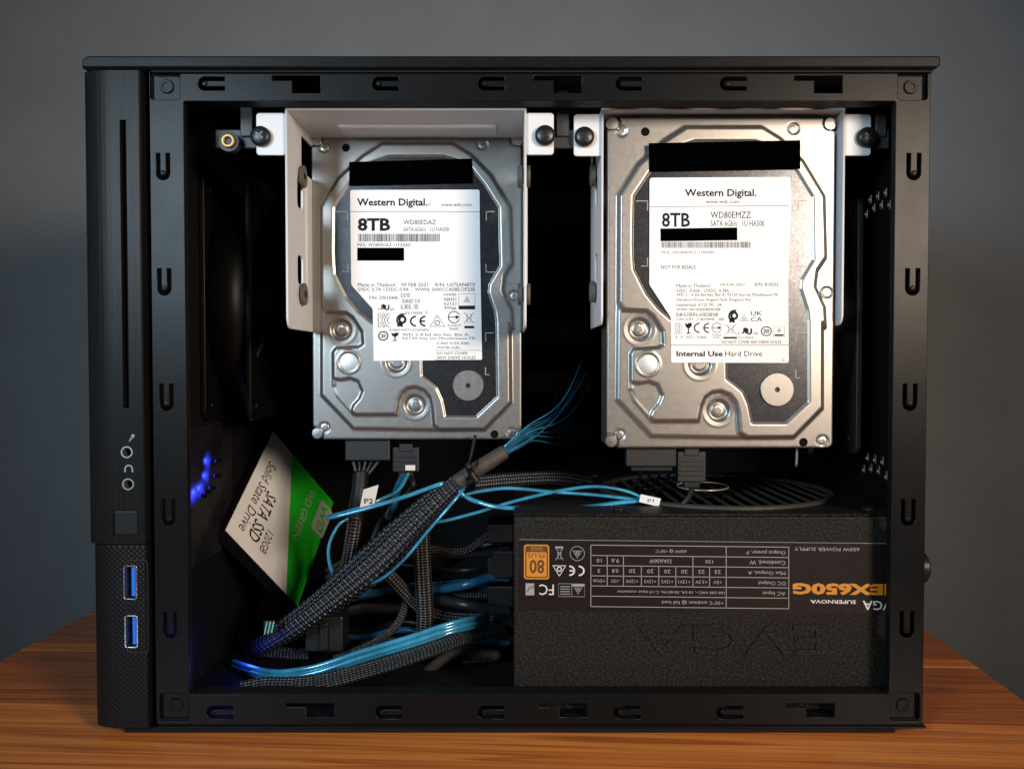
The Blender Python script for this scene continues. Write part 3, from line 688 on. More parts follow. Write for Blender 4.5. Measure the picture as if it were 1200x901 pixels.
def make_drive(pxc, pyc, yd, label):
    c = P(pxc, pyc, yd)
    d = empty('hard_drive', (c.x, yd, c.z-H_/2), label, 'hard drive', 'bare hard drives in white brackets')
    og = Vector(d.location)/MM
    def wp(v): return og+v
    o = bpy.data.objects.new('cover', COVER); col.objects.link(o); o.parent = d
    # cast body
    bm_ = bmesh.new(); add_box(bm_, wp(Vector((-W_/2+0.25, 1.2, 0.4))), wp(Vector((W_/2-0.25, 26, H_-0.4))), 1.2, 2)
    bm_obj('body', bm_, M['cast'], d)
    pl = plate('damping_plate', [[(x-W_/2+og.x, H_-y+og.z) for x, y in polyC]], 0.5, M['damping'], d, (0, yd-1.72, 0), bev=0)
    # brackets shaped scribe marks on the plate
    for (qa, qb, qc) in ((z4(265, 405), z4(308, 405), z4(308, 440)), (z4(862, 440), z4(862, 405), z4(895, 405)), (z4(308, 610), z4(308, 640), z4(285, 640)), (z4(858, 610), z4(858, 642), z4(892, 642)), (z5(790, 188), z5(790, 155), z5(823, 155)), (z5(788, 290), z5(788, 320), z5(803, 320))):
        pr = Print(lambda a, b: og+dl((a, b), -1.74)); pr.strip([qa, qb, qc], 0.45); mesh('scribe_mark', pr.V, pr.F, M['silver'], pl)
    hp_ = wp(dl(hub)); lathe('spindle_cap', [(1.0, 0.3), (1.0, -0.9), (1.15, -1.05), (7.2, -1.05), (7.55, -0.8), (7.6, 0.2)], 40, (hp_.x, yd-1.6, hp_.z), (0, 1, 0), M['cover'], d, True)
    pp = wp(dl(plug)); lathe('filter_plug', [(4.1, 0.3), (4.05, -0.1), (3.9, -0.14), (0.3, -0.14)], 30, (pp.x, yd-2.42, pp.z), (0, 1, 0), mat_plug, d, True)
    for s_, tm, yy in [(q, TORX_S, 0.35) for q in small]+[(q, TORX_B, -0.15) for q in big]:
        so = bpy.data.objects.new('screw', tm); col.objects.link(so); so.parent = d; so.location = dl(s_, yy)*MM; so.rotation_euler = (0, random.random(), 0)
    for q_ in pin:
        q = wp(dl(q_)); lathe('pin_hole', [(1.1, 1.1), (1.1, -0.1), (1.3, -0.25), (1.9, -0.2), (2.0, 0.2)], 20, (q.x, yd, q.z), (0, 1, 0), M['dark'], d)  # collar and floor coloured dark to stand for the hole's shade
    for (a_, b_, r0) in notch:
        q = wp(dl((a_, b_))); lathe('corner_post', [(2.9, 3), (2.9, 0.4), (2.5, 0.0), (0.4, -0.1)], 20, (q.x, yd+0.3, q.z), (0, 1, 0), M['steel'], d, True)
    return d, og
mat_plug = mat('plug_metal', (0.62, 0.63, 0.64), 0.4, 0.8)
YL, YR = 54.0, 22.0
driveL, ogL = make_drive(488.4, 337.2, YL, 'silver hard drive recessed deep inside its bracket, hanging above the power cables')
driveR, ogR = make_drive(844.6, 332.3, YR, 'hard drive flush with its bracket front, label marked Internal Use, above the power supply')
LH = 2.55           # label front height above the flange
def label_part(drive, yd, pts, name='label'):
    lp_ = []
    for q in pts:
        p_ = P(q[0], q[1], yd-LH); lp_.append((p_.x, p_.z))
    return plate(name, [lp_], 0.75, M['label'], drive, (0, yd-LH, 0))
def round_poly(pts, rs, n=4):
    out = []; N = len(pts)
    for i in range(N):
        p0, p1, p2 = Vector(pts[i-1]), Vector(pts[i]), Vector(pts[(i+1) % N]); r = rs[i]
        if r <= 0: out.append(tuple(p1)); continue
        a = p1+(p0-p1).normalized()*r; b = p1+(p2-p1).normalized()*r
        for k in range(n+1):
            t = k/n; out.append(tuple(a*(1-t)**2+p1*2*t*(1-t)+b*t*t))
    return out
# left drive label
lab = label_part(driveL, YL, round_poly([(410.3, 222.8), (562, 222.4), (562.6, 300), (565, 421.5), (437.8, 423), (436.8, 362), (411.6, 334)], [3, 3, 0, 1.5, 1.5, 2, 2]))
fL = lambda a, b: P(a, b, YL-LH-0.07)
zA = lambda x0, y0, x1, y1: (400+x0/7.059, 210+y0/7.059, 400+x1/7.059, 210+y1/7.059)
zB = lambda x0, y0, x1, y1: (400+x0/7.059, 310+y0/7.059, 400+x1/7.059, 310+y1/7.059)
k = Print(fL); g = Print(fL)
k.text('Western Digital.', *zA(130, 160, 712, 240), bold=0.026); g.ring(400+727/7.059, 210+210/7.059, 1.4, 1.4, 0.4)
g.text('www.wdc.com', *zA(825, 196, 1078, 226)); k.rect(410.6, 248.0, 562.2, 248.5)
k.text('8TB', *zA(135, 322, 405, 430), bold=0.035); k.text('WD80EDAZ', *zA(513, 337, 782, 376)); g.text('SATA 6Gb/s   1U HA500', *zA(513, 398, 890, 432))
g.barcode(*zA(140, 453, 815, 517), seed=3); k.text('MDL: WD80EDAZ-11TA3A0', *zA(133, 530, 570, 558))
k.text('Made in Thailand    09 FEB 2021    R/N: US7SAN8T0', *zB(137, 152, 1105, 182)); k.text('5VDC 0.7A 12VDC 0.9A ... WWN: 5000CCA0BE13F23B', *zB(137, 192, 1105, 220))
k.text('P/N: 2W10445', *zB(232, 260, 470, 290))
k.glyphs(*zB(490, 238, 572, 272), 3, 4); k.glyphs(*zB(490, 286, 655, 318), 7, 5); k.glyphs(*zB(490, 332, 640, 368), 6, 6)
for i, tx in enumerate(('DHMJ0', 'NB431', '62121', '400gg')): k.text(tx, *zB(848, 238+i*36, 950, 266+i*36))
b_ = zB(972, 242, 1105, 370); k.box_outline(*b_, 0.5); k.rect(b_[0], b_[3]-4.2, b_[2], b_[3]); k.tri(b_[0]+6, b_[1]+3, b_[2]-6, b_[1]+9.5, 0.7)
k.ur(*zB(318, 328, 398, 380)); g.text('c', *zB(302, 360, 316, 380)); g.text('us', *zB(404, 360, 436, 380)); k.text('E313004  T', *zB(530, 390, 718, 412))
k.kc(*zB(305, 402, 402, 520), 0.75); k.rcm(*zB(452, 405, 540, 515)); k.ce(*zB(568, 422, 700, 515), 2.0); k.tri(*zB(732, 422, 856, 512), 1.1)
q = zB(932, 435, 932, 435); k.arrowcircle(q[0], q[1], 6.6, 1.0); k.text('D33019', *zB(882, 494, 988, 514)); k.text('RoHS', *zB(898, 520, 966, 542))
k.weee(*zB(1015, 397, 1098, 485), 0.5, zB(1018, 508, 1098, 528)); g.text('R-REM-WDT-US7SAN8T0', *zB(400, 532, 725, 550))
q = zB(347, 590, 0, 0); k.ring(q[0], q[1], 5.4, 5.0, 1.4); k.text('20', *zB(326, 575, 368, 606), bold=0.03); k.glass(*zB(412, 564, 475, 632))
k.text('WD 2-4 bd des Iles, Bat A,', *zB(503, 568, 1060, 594)); k.text('92130 Issy les Moulineaux FR', *zB(503, 600, 1110, 625))
k.text('CAN ICES-3(B)', *zB(790, 640, 1060, 668)); k.text('/NMB-3(B)', *zB(790, 678, 980, 700))
b_ = zB(775, 709, 1160, 790); k.box_outline(b_[0], b_[1], b_[2], b_[3], 0.35); k.text('DO NOT COVER', *zB(792, 722, 1045, 745)); k.text('ANY DRIVE HOLES', *zB(792, 757, 1112, 782))
k.build('black_print', M['ink'], lab); g.build('grey_print', M['greyink'], lab)
# right drive label
lab = label_part(driveR, YR, round_poly([(761.3, 208.5), (926.5, 207.5), (927.5, 240), (923.7, 330), (924.4, 425.2), (786.6, 425), (786.2, 372), (761, 333.5)], [3.5, 3.5, 0, 0, 3, 3, 2, 2]))
fR = lambda a, b: P(a, b, YR-LH-0.07)
zC = lambda x0, y0, x1, y1: (750+x0/6.316, 200+y0/6.316, 750+x1/6.316, 200+y1/6.316)
zD = lambda x0, y0, x1, y1: (750+x0/6.316, 310+y0/6.316, 750+x1/6.316, 310+y1/6.316)
k = Print(fR); g = Print(fR); fa = Print(fR)
k.text('Western Digital.', *zC(332, 137, 862, 207), bold=0.022); k.text('www.wdc.com', *zC(488, 217, 735, 242))
k.strip([(761.5, 242.6), (924.5, 241)], 0.5)
k.text('8TB', *zC(162, 312, 370, 418), bold=0.02); k.text('WD80EMZZ', *zC(523, 304, 820, 352)); g.text('SATA 6Gb/s   1U HA500', *zC(523, 370, 920, 412))
fa.barcode(*zC(160, 527, 820, 572), seed=8); fa.text('MDL: WD80EMZZ-11B4FB0', *zC(158, 595, 550, 615)); g.text('NOT FOR RESALE', *zC(157, 700, 412, 728))
g.text('Made in Thailand', *zD(270, 145, 515, 168)); g.text('04 JUN 2021', *zD(595, 139, 772, 164)); g.text('R/N: 810032', *zD(850, 135, 1025, 160))
g.text('5VDC  0.42A   12VDC  0.34A  - - -', *zD(270, 181, 725, 206)); g.text('WD 2 - 4 bd des Iles, Bat A, 92130 Issy les Moulineaux FR', *zD(270, 212, 1022, 240))
g.text('Hamilton House, Regent Park, Kingston Rd,', *zD(270, 250, 820, 276)); g.text('Leatherhead  KT22 7PL  UK', *zD(270, 287, 608, 309)); g.text('WWN: 5001402EF88E4D4B8', *zD(270, 322, 595, 342))
g.glyphs(*zD(265, 358, 582, 382), 15, 9); g.text('CAN ICES - 3 (B)/NMB - 3(B)', *zD(268, 395, 625, 419))
k.rcm(*zD(652, 335, 728, 430)); g.tri(*zD(738, 372, 803, 418), 0.7); k.text('UK', *zD(820, 345, 905, 378)); k.text('CA', *zD(820, 388, 905, 422))
g.kc(*zD(262, 432, 315, 515), 0.4); k.glass(*zD(332, 432, 385, 512)); k.ce(*zD(398, 430, 515, 508), 1.5); q = zD(568, 468, 0, 0); g.arrowcircle(q[0], q[1], 5.6, 0.7)
g.weee(*zD(630, 440, 715, 515), 0.5, zD(618, 535, 718, 549)); k.ur(*zD(750, 467, 830, 519)); g.text('c', *zD(726, 500, 740, 519)); g.text('us', *zD(840, 500, 872, 519))
q = zD(935, 493, 0, 0); k.ring(q[0], q[1], 5.9, 5.2, 1.2); k.text('20', *zD(912, 478, 958, 508), bold=0.03)
b_ = zD(990, 458, 1070, 535); g.box_outline(*b_, 0.4); k.rect(b_[0]+1, b_[3]-3, b_[2]-1, b_[3]-1); g.tri(b_[0]+4, b_[1]+1.5, b_[2]-4, b_[1]+6.5, 0.6)
fa.text('R - R - WDT - PH800', *zD(265, 528, 492, 548)); fa.text('D33024', *zD(535, 514, 600, 528)); fa.text('RoHS', *zD(545, 532, 590, 545)); fa.text('E313004', *zD(730, 532, 840, 550))
g.text('DO NOT COVER ANY DRIVE HOLES', *zD(605, 562, 1045, 586)); k.rect(*zD(228, 595, 1103, 598.5))
k.text('Internal Use', *zD(270, 640, 612, 680), bold=0.03); g.text('Hard Drive', *zD(630, 640, 905, 679), bold=0.002); fa.tri(*zD(1054, 698, 1070, 714), 0.4)
k.build('black_print', M['ink'], lab); g.build('grey_print', M['greyink'], lab); fa.build('faint_print', M['faintink'], lab)
# black redaction bars over the serial numbers, built as thin flat strips
def redaction_bar(drive, yd, pts, dh=0.18):
    lp_ = [(P(a, b, yd-LH-dh).x, P(a, b, yd-LH-dh).z) for a, b in pts]
    plate('black_strip', [lp_], dh-0.02, M['redaction_bar'], drive, (0, yd-LH-dh, 0))
redaction_bar(driveL, YL, [(409, 190), (553, 186), (553.5, 214.5), (409.5, 217.5)], 0.3)
redaction_bar(driveL, YL, [(418.7, 290.5), (473.5, 290.5), (473.5, 305.5), (418.7, 305.5)])
redaction_bar(driveR, YR, [(760.3, 168), (938, 164.5), (938, 198), (761, 201)], 0.3)
redaction_bar(driveR, YR, [(774, 268), (864, 266.7), (864, 281.6), (774.3, 282.7)])

# ------------------------------------------------------------------ white drive brackets
def thumb_screw(px, py, y, parent):
    p_ = P(px, py, y)
    V_, F_ = lathe_vf([(2.2, 11.5), (2.2, 0.6), (4.1, 0.5), (4.3, 0.1), (4.3, -2.2), (3.9, -2.8), (3.1, -3.2), (0.8, -3.5)], 26, (p_.x, y, p_.z), (0, 1, 0), (0, 0, 1))
    s_ = mesh('mounting_screw', V_, F_, M['blacksteel'], parent)
    for f in s_.data.polygons: f.use_smooth = len(f.vertices) == 4
    for a in (40, 130):     # cross recess drawn as two sunken bright-edged bars
        T = Matrix.Translation((p_.x, y-3.42, p_.z)) @ Matrix.Rotation(R(a), 4, 'Y')
        bm_ = bmesh.new(); add_box(bm_, (-2.2, -0.18, -0.33), (2.2, 0.5, 0.33), 0.1, 1, T); bm_obj('cross_recess', bm_, M['recess'], s_)
def bracket(px0, px1, pyt, pyb, yf, depth, ears, label, rib=True):
    """px0..px1 outer width at the front edge, pyt top, pyb lower end of the side walls"""
    a = P(px0, pyt, yf); b = P(px1, pyb, yf); th = 1.0
    br = empty('drive_bracket', ((a.x+b.x)/2, yf, b.z), label, 'bracket', 'white drive brackets')
    # top wall with a pressed bead
    box('top_wall', (a.x, yf, a.z-th), (b.x, yf+depth, a.z), M['white'], br, 0.5, 2)
    zc = a.z-th
    tw = bmesh.new(); add_box(tw, (a.x+18, yf+depth*0.30, zc-1.5), (b.x-13, yf+depth*0.52, zc+0.2), 1.4, 3); bm_obj('pressed_bead', tw, M['white'], br)
    # side walls (outline in depth/height plane, lower front corner rounded) with slots
    zl = b.z; H0 = a.z-th-0.02
    for sx, nm in ((a.x, -1), (b.x-th, 1)):
        out = [(yf, H0), (yf, zl+5)]+[(yf+5-5*math.cos(R(t)), zl+5-5*math.sin(R(t))) for t in (20, 40, 60, 80)]+[(yf+depth, zl), (yf+depth, H0)]
        hs_ = [rrect(yf+25, H0-20, yf+depth-3, H0-4, 2, 3), rrect(yf+17, H0-38, yf+27, H0-24, 2.6, 4), rrect(yf+17, zl+21, yf+27, zl+34, 2.6, 4)]
        w_ = plate('side_wall', [out]+hs_, th, M['white'], br, (sx+th, 0, 0), (0, 1, 0), (0, 0, 1), bev=0.3)
        box('stiffening_rib', (sx+th-0.2, yf+31, zl+16), (sx+th+1.0, yf+36, H0-26), M['white'], w_, 0.55, 2)
        for zz in (H0-23.5, zl+16.5):
            g_ = lathe('rubber_grommet', [(1.6, 2.6), (1.6, -2.9), (2.2, -3.3), (4.6, -3.3), (5.0, -2.9), (5.0, -1.2), (3.2, -0.9), (3.2, 0.9), (5.0, 1.2), (5.0, 2.6)], 22, (sx+th/2, yf+22.5, zz), (1, 0, 0), M['rubber'], w_, True)
    # ears with screws
    for (x0, y0, x1, y1, sxp, syp) in ears:
        ye = yf+1.6; p0, p1 = P(x0, y0, ye), P(x1, y1, ye)
        e_ = plate('ear', [rrect(p0.x, p1.z, p1.x, p0.z, 1.4, 4)], 1.5, M['white'], br, (0, ye, 0), bev=0.25)
        thumb_screw(sxp, syp, ye, e_)
    return br
bracket(333.5, 617, 126.5, 385, 9.0, 72, [(300, 132.5, 335.5, 182, 306.5, 161), (615.5, 132.5, 649, 181.5, 638.5, 160)], 'white steel bracket with deep visible side wall and rubber grommets round the recessed drive')
bracket(704.8, 988.5, 126.5, 381, 17.0, 50, [(672.5, 134, 706.5, 183, 684.5, 161.5), (987, 134, 1020.5, 182.5, 1014.5, 162)], 'white steel bracket around the flush drive, hung over the power supply')

# ------------------------------------------------------------------ power supply
PY = 10.0
p0 = P(602, 602, PY); p1 = P(1046, 832, PY)
psu = empty('power_supply', ((p0.x+170)/2, PY+70, ZB+2.3), 'grainy black power supply with upside-down white-printed label, lying on the case floor', 'power supply')
PT, PB, PXL, PXR = p0.z, ZB+2.3, p0.x, 171.5
hx, hy, hr = 104.0, PY+68, 56.0
box('housing', (PXL, PY, PB), (PXR, PY+140, PT-1.2), M['psu'], psu, 0.9, 2)
plate('top_cover', [[(PXL+0.4, PY+0.4), (PXR-0.4, PY+0.4), (PXR-0.4, PY+139.6), (PXL+0.4, PY+139.6)], circ(hx, hy, hr+1, 64)], 1.15, M['psu'], psu, (0, 0, PT), (1, 0, 0), (0, 1, 0), bev=0.25)
lathe('fan_well', [(hr+0.9, 0), (0.5, 0)], 48, (hx, hy, PT-1.1), (0, 0, 1), M['inner'], psu)
# raised panel fold at the lower edge and a shallow shoulder along the top
fz = P(600, 803.5, PY).z
for x0, x1 in ((PXL+1, P(797, 0, PY).x), (P(806, 0, PY).x, P(870, 0, PY).x), (P(880, 0, PY).x, PXR-2)):
    box('seam_fold', (x0, PY-0.55, PB+0.6), (x1, PY+0.2, fz), M['psu'], psu, 0.25, 1)
gr = lathe('grille_ring', [(hr-1.2, 0), (hr-1.2, 1.0), (hr-0.6, 1.5), (hr+1.8, 1.5), (hr+2.4, 1.0), (hr+2.4, 0)], 72, (hx, hy, PT+0.02), (0, 0, 1), M['grille'], psu)
bm = bmesh.new(); bm.from_mesh(gr.data)
bmesh.ops.delete(bm, geom=[f for f in bm.faces if len(f.verts) > 4], context='FACES')
bm.verts.ensure_lookup_table(); n_ = 72
for i in range(n_): bm.faces.new((bm.verts[i], bm.verts[(i+1) % n_], bm.verts[5*n_+(i+1) % n_], bm.verts[5*n_+i]))
bm.to_mesh(gr.data); bm.free()
ang = R(92); dx, dy = math.cos(ang), math.sin(ang)
for i in range(-8, 9):
    off = i*7.0; half = math.sqrt(max((hr-1)**2-off*off, 0))
    if half < 6: continue
    T = Matrix.Translation((hx-dy*off, hy+dx*off, PT+0.4)) @ Matrix.Rotation(ang, 4, 'Z')
    bm = bmesh.new(); add_box(bm, (-half, -0.65, -0.6), (half, 0.65, 0.7), 0.25, 1, T); bm_obj('slat', bm, M['grille'], gr)
lathe('fan_hub', [(17, 0), (17, 0.7), (16, 1.0), (0.5, 1.0)], 32, (hx, hy, PT-1.0), (0, 0, 1), M['fan'], psu, True)
for x_, y_ in ((hx-56, hy-56), (hx+56, hy-56), (hx-56, hy+56), (hx+56, hy+56)):
    lathe('cover_screw', [(3.0, 0), (3.0, 0.7), (2.4, 1.2), (0.4, 1.3)], 18, (x_, y_, PT+0.02), (0, 0, 1), M['blacksteel'], psu, True)
# modular sockets and plugs at the cable side
for i, (ya, yb) in enumerate(((628, 652), (664, 700), (712, 742), (752, 790))):
    q0, q1 = P(566, ya, 30), P(600, yb, 30)
    box('cable_plug', (PXL-13, 58+5*i, q1.z), (PXL+0.2, 84+5*i, q0.z), M['plastic'], psu, 1.0, 2)
V_, F_ = text_pts('EVGA', 0.02)
a0 = min(v[0] for v in V_); a1 = max(v[0] for v in V_); b0 = min(v[1] for v in V_); b1 = max(v[1] for v in V_)
pe = lambda v: P(968-(v[0]-a0)/(a1-a0)*222, 731+(v[1]-b0)/(b1-b0)*36, PY+0.1)
bm = bmesh.new(); vv = [bm.verts.new(pe(v)) for v in V_]; [bm.faces.new([vv[i] for i in f]) for f in F_]
r_ = bmesh.ops.extrude_face_region(bm, geom=bm.faces[:]); bmesh.ops.translate(bm, vec=(0, -0.9, 0), verts=[q for q in r_['geom'] if isinstance(q, bmesh.types.BMVert)])
bm_obj('embossed_lettering', bm, M['psu'], psu)
# label, printed upside down
def tl(a, b): return (a, b+(a-692.0)*0.0108)
fP = lambda a, b, e=0.0: P(*tl(a, b), PY-0.25-e)
lbl = plate('label', [[(fP(a, b).x, fP(a, b).z) for a, b in ((608.6, 632.6), (1046, 632.6), (1046, 716), (608.6, 716))]], 0.3, M['psulabel'], psu, (0, PY-0.25, 0))
s = Print(lambda a, b: fP(a, b, 0.05)); wp_ = Print(lambda a, b: fP(a, b, 0.05)); og_ = Print(lambda a, b: fP(a, b, 0.05)); dk = Print(lambda a, b: fP(a, b, 0.1)); o2 = Print(lambda a, b: fP(a, b, 0.15))
s.strip([(609, 632.9), (1045, 632.9)], 0.45)
rows = [638.4, 650.5, 662.4, 674.4, 686.2, 698.2, 710.4]; cols = [692.4, 711.6, 730.6, 751.6, 772, 792, 812, 831.5, 851, 924.4]; lw = 0.75
for r_ in rows: s.rect(cols[0]-lw/2, r_-lw/2, cols[-1]+lw/2, r_+lw/2)
for c_, ra, rb in [(cols[0], 0, 6), (cols[-1], 0, 6), (cols[8], 0, 6), (cols[1], 1, 4), (cols[2], 1, 4), (cols[6], 1, 4)]+[(cols[i], 2, 4) for i in (3, 4, 5, 7)]: s.rect(c_-lw/2, rows[ra], c_+lw/2, rows[rb])
def cell(t_, cx, r_, wd, h=4.6): s.text(t_, cx-wd/2, (rows[r_]+rows[r_+1])/2-h/2, cx+wd/2, (rows[r_]+rows[r_+1])/2+h/2, rot=True)
cell('650W @ +50°C', 786.5, 0, 36); cell('10', 702, 1, 6); cell('9.6', 721, 1, 9); cell('53A/636W', 774, 1, 26); cell('150', 831, 1, 9, 4.2)
for cx, t_ in zip((702, 721, 741, 762, 782, 802, 822, 841), ('3', '0.8', '20', '20', '20', '20', '25', '25')): cell(t_, cx, 2, 3 if len(t_) == 1 else 7.5, 4.4)
for cx, t_ in zip((702, 721, 741, 762, 782, 802, 822, 841), ('+5Vsb', '-12V', '+12V4', '+12V3', '+12V2', '+12V1', '+3.3V', '+5V')): cell(t_, cx, 3, 14 if len(t_) > 4 else 10, 3.8)
cell('100-240 VAC~, 10-5A, 50-60 Hz, C-14 input connector', 786, 4, 126, 4.2); cell('+50°C ambient @ full load', 812, 5, 72, 5)
for r_, (t_, wd) in enumerate((('Output power, P', 46), ('Combined, W', 42), ('Max Output, A', 44), ('DC Output', 32), ('AC Input', 27))): cell(t_, 920.5-wd/2, r_, wd, 5.6)
s.text('650W POWER SUPPLY', 931, 638.3, 1007, 642.3, rot=True)
og_.text('NEX650G', 929, 680, 1059, 694, bold=0.05, rot=True); wp_.text('SUPERNOVA', 949.6, 699.6, 1003, 704, bold=0.02, rot=True); wp_.text('EVGA', 1011, 700, 1052, 711, bold=0.01, rot=True)
og_.poly(rrect(614, 638.6, 643.6, 679.2, 3, 4)); dk.poly(rrect(615.6, 640.2, 642, 677.6, 2.2, 4)); o2.poly(rrect(617, 647.5, 640.6, 676.2, 1.5, 3))
d3 = Print(lambda a, b: fP(a, b, 0.2)); d3.text('80', 620.5, 656, 638, 672.5, bold=0.02, rot=True); d3.text('PLUS', 618.5, 648.8, 638, 654.2, rot=True); o2.text('GOLD', 622, 641.6, 636, 645.6, rot=True)
s.weee(651, 642, 660, 656.5, 0.7, (650.5, 640.5, 660, 642.5)); s.ring(676.5, 648.5, 8.4, 8.4, 0.6); s.tri(671.5, 645.5, 681.5, 653.5, 1.2, True)
wp_.tri(648, 663, 663, 675, 1.5, True); wp_.ce(666.5, 662.5, 685, 675, 1.8, True); s.poly([(616, 684), (626, 684), (626, 698), (616, 698)]); dk.strip([(618, 694), (621, 688), (624, 690), (625, 686)], 1.2)
wp_.text('FC', 632, 685, 649, 697.5, rot=True); s.box_outline(654.5, 684, 685, 699, 0.5); s.poly([(670, 684), (685, 684), (685, 687), (670, 687)]); s.strip([(670, 684), (670, 699)], 0.5); s.tri(673, 688.5, 682, 696, 1.0, True)
for kk in range(4): s.rect(656.5, 687+kk*2.9, 668, 687.9+kk*2.9)
s.build('silver_print', M['silver'], lbl); wp_.build('white_print', M['whiteprint'], lbl); og_.build('orange_print', M['orange'], lbl); dk.build('dark_print', M['darkorange'], lbl); o2.build('badge_print', M['orange'], lbl); d3.build('badge_lettering', M['darkorange'], lbl)
lathe('side_knob', [(2, 0), (5.2, 0.4), (5.2, 2.4), (4.2, 3.0), (0.4, 3.1)], 20, (130, PY+0.2, PB+3), (0, -1, 0), M['psu'], psu) if False else None

# ------------------------------------------------------------------ solid state drive (tilted box)
def ssd():
    T, L, B = P(320, 506, 144.5), P(264, 621, 70), P(349, 710, 95.5)
    a, b = L-T, B-L; ua = a.normalized(); ub = (b-ua*b.dot(ua)).normalized(); un = ua.cross(ub)
    if un.y > 0: un = -un
    return T, ua, ub, un, a.length, b.length
T0, UA, UB, UN, LA, LB = ssd()
cen = T0+UA*LA/2+UB*LB/2
sd_ = empty('solid_state_drive', cen-UN*3.5, 'small tilted solid state drive with white and green label behind the cables', 'solid state drive')
fs = lambda a, b, c=0.0: T0+UA*a+UB*b+UN*c
def slab(name, pts, c0, c1, m, parent):
    n = len(pts); V_ = [fs(a, b, c0) for a, b in pts]+[fs(a, b, c1) for a, b in pts]
    F_ = [tuple(range(n)), tuple(range(2*n-1, n-1, -1))]+[(i, n+i, n+(i+1) % n, (i+1) % n) for i in range(n)]
    o = mesh(name, V_, F_, m, parent); b2 = bmesh.new(); b2.from_mesh(o.data); bmesh.ops.recalc_face_normals(b2, faces=b2.faces); b2.to_mesh(o.data); b2.free(); return o
slab('body', rrect(-0.6, -0.6, LA+0.6, LB+0.6, 1.5, 3), -7.0, -0.1, M['plastic'], sd_)
def ssdinv(px, py):
    # where the sight line of a pixel meets the drive's face
    c = Vector((0, -CAM_D, CAM_H)); d = (P(px, py, 100)-c); t = (T0-c).dot(UN)/d.dot(UN); q = c+d*t-T0
    return (q.dot(UA), q.dot(UB))
g0, g1 = ssdinv(341.9, 532), ssdinv(335.3, 693)
tt = lambda a: g0[1]+(g1[1]-g0[1])*(a-g0[0])/(g1[0]-g0[0])
wl_ = slab('white_label', [(0, 0), (LA, 0), (LA, tt(LA)), (0, tt(0))], -0.1, 0.15, mat('ssd_white_label', (0.88, 0.87, 0.86), 0.5), sd_)
gl_ = slab('green_label', [(0, tt(0)+0.02), (LA, tt(LA)+0.02), (LA, LB), (0, LB)], -0.1, 0.14, M['green'], sd_)
def ssdtext(body, pa, pb, hgt, parent, m, bold=0.0):
    """centre-line pixels of first and last letter"""
    z6 = lambda q: ssdinv(200+q[0]/4.286, 490+q[1]/4.286)
    (a0, b0), (a1, b1) = z6(pa), z6(pb); V_, F_ = text_pts(body, bold)
    x0 = min(v[0] for v in V_); x1 = max(v[0] for v in V_); y0 = min(v[1] for v in V_); y1 = max(v[1] for v in V_)
    q = []
    for x, y in V_:
        u = (x-x0)/(x1-x0); v = (y-y0)/(y1-y0)-0.5
        q.append(fs(a0+(a1-a0)*u, b0+(b1-b0)*u+v*hgt, 0.22))
    mesh('lettering', q, F_, m, parent)
ssdtext('Solid State Drive', (512, 232), (358, 566), 6.4, wl_, M['ink']); ssdtext('SATA SSD', (508, 385), (410, 612), 8.2, wl_, M['ink'], 0.01)
ssdtext('120GB', (500, 572), (458, 674), 5.2, wl_, M['ink']); ssdtext('WD GREEN', (712, 364), (622, 602), 5.0, gl_, M['whiteprint'])
z6 = lambda x, y: ssdinv(200+x/4.286, 490+y/4.286)
lg = [z6(757, 408), z6(813, 470), z6(760, 607), z6(702, 547)]
slab('logo_square', round_poly(lg, [2.5]*4, 4), 0.14, 0.19, M['whiteprint'], gl_)
ssdtext('WD', (772, 440), (742, 572), 6.0, gl_, M['green'], 0.02)

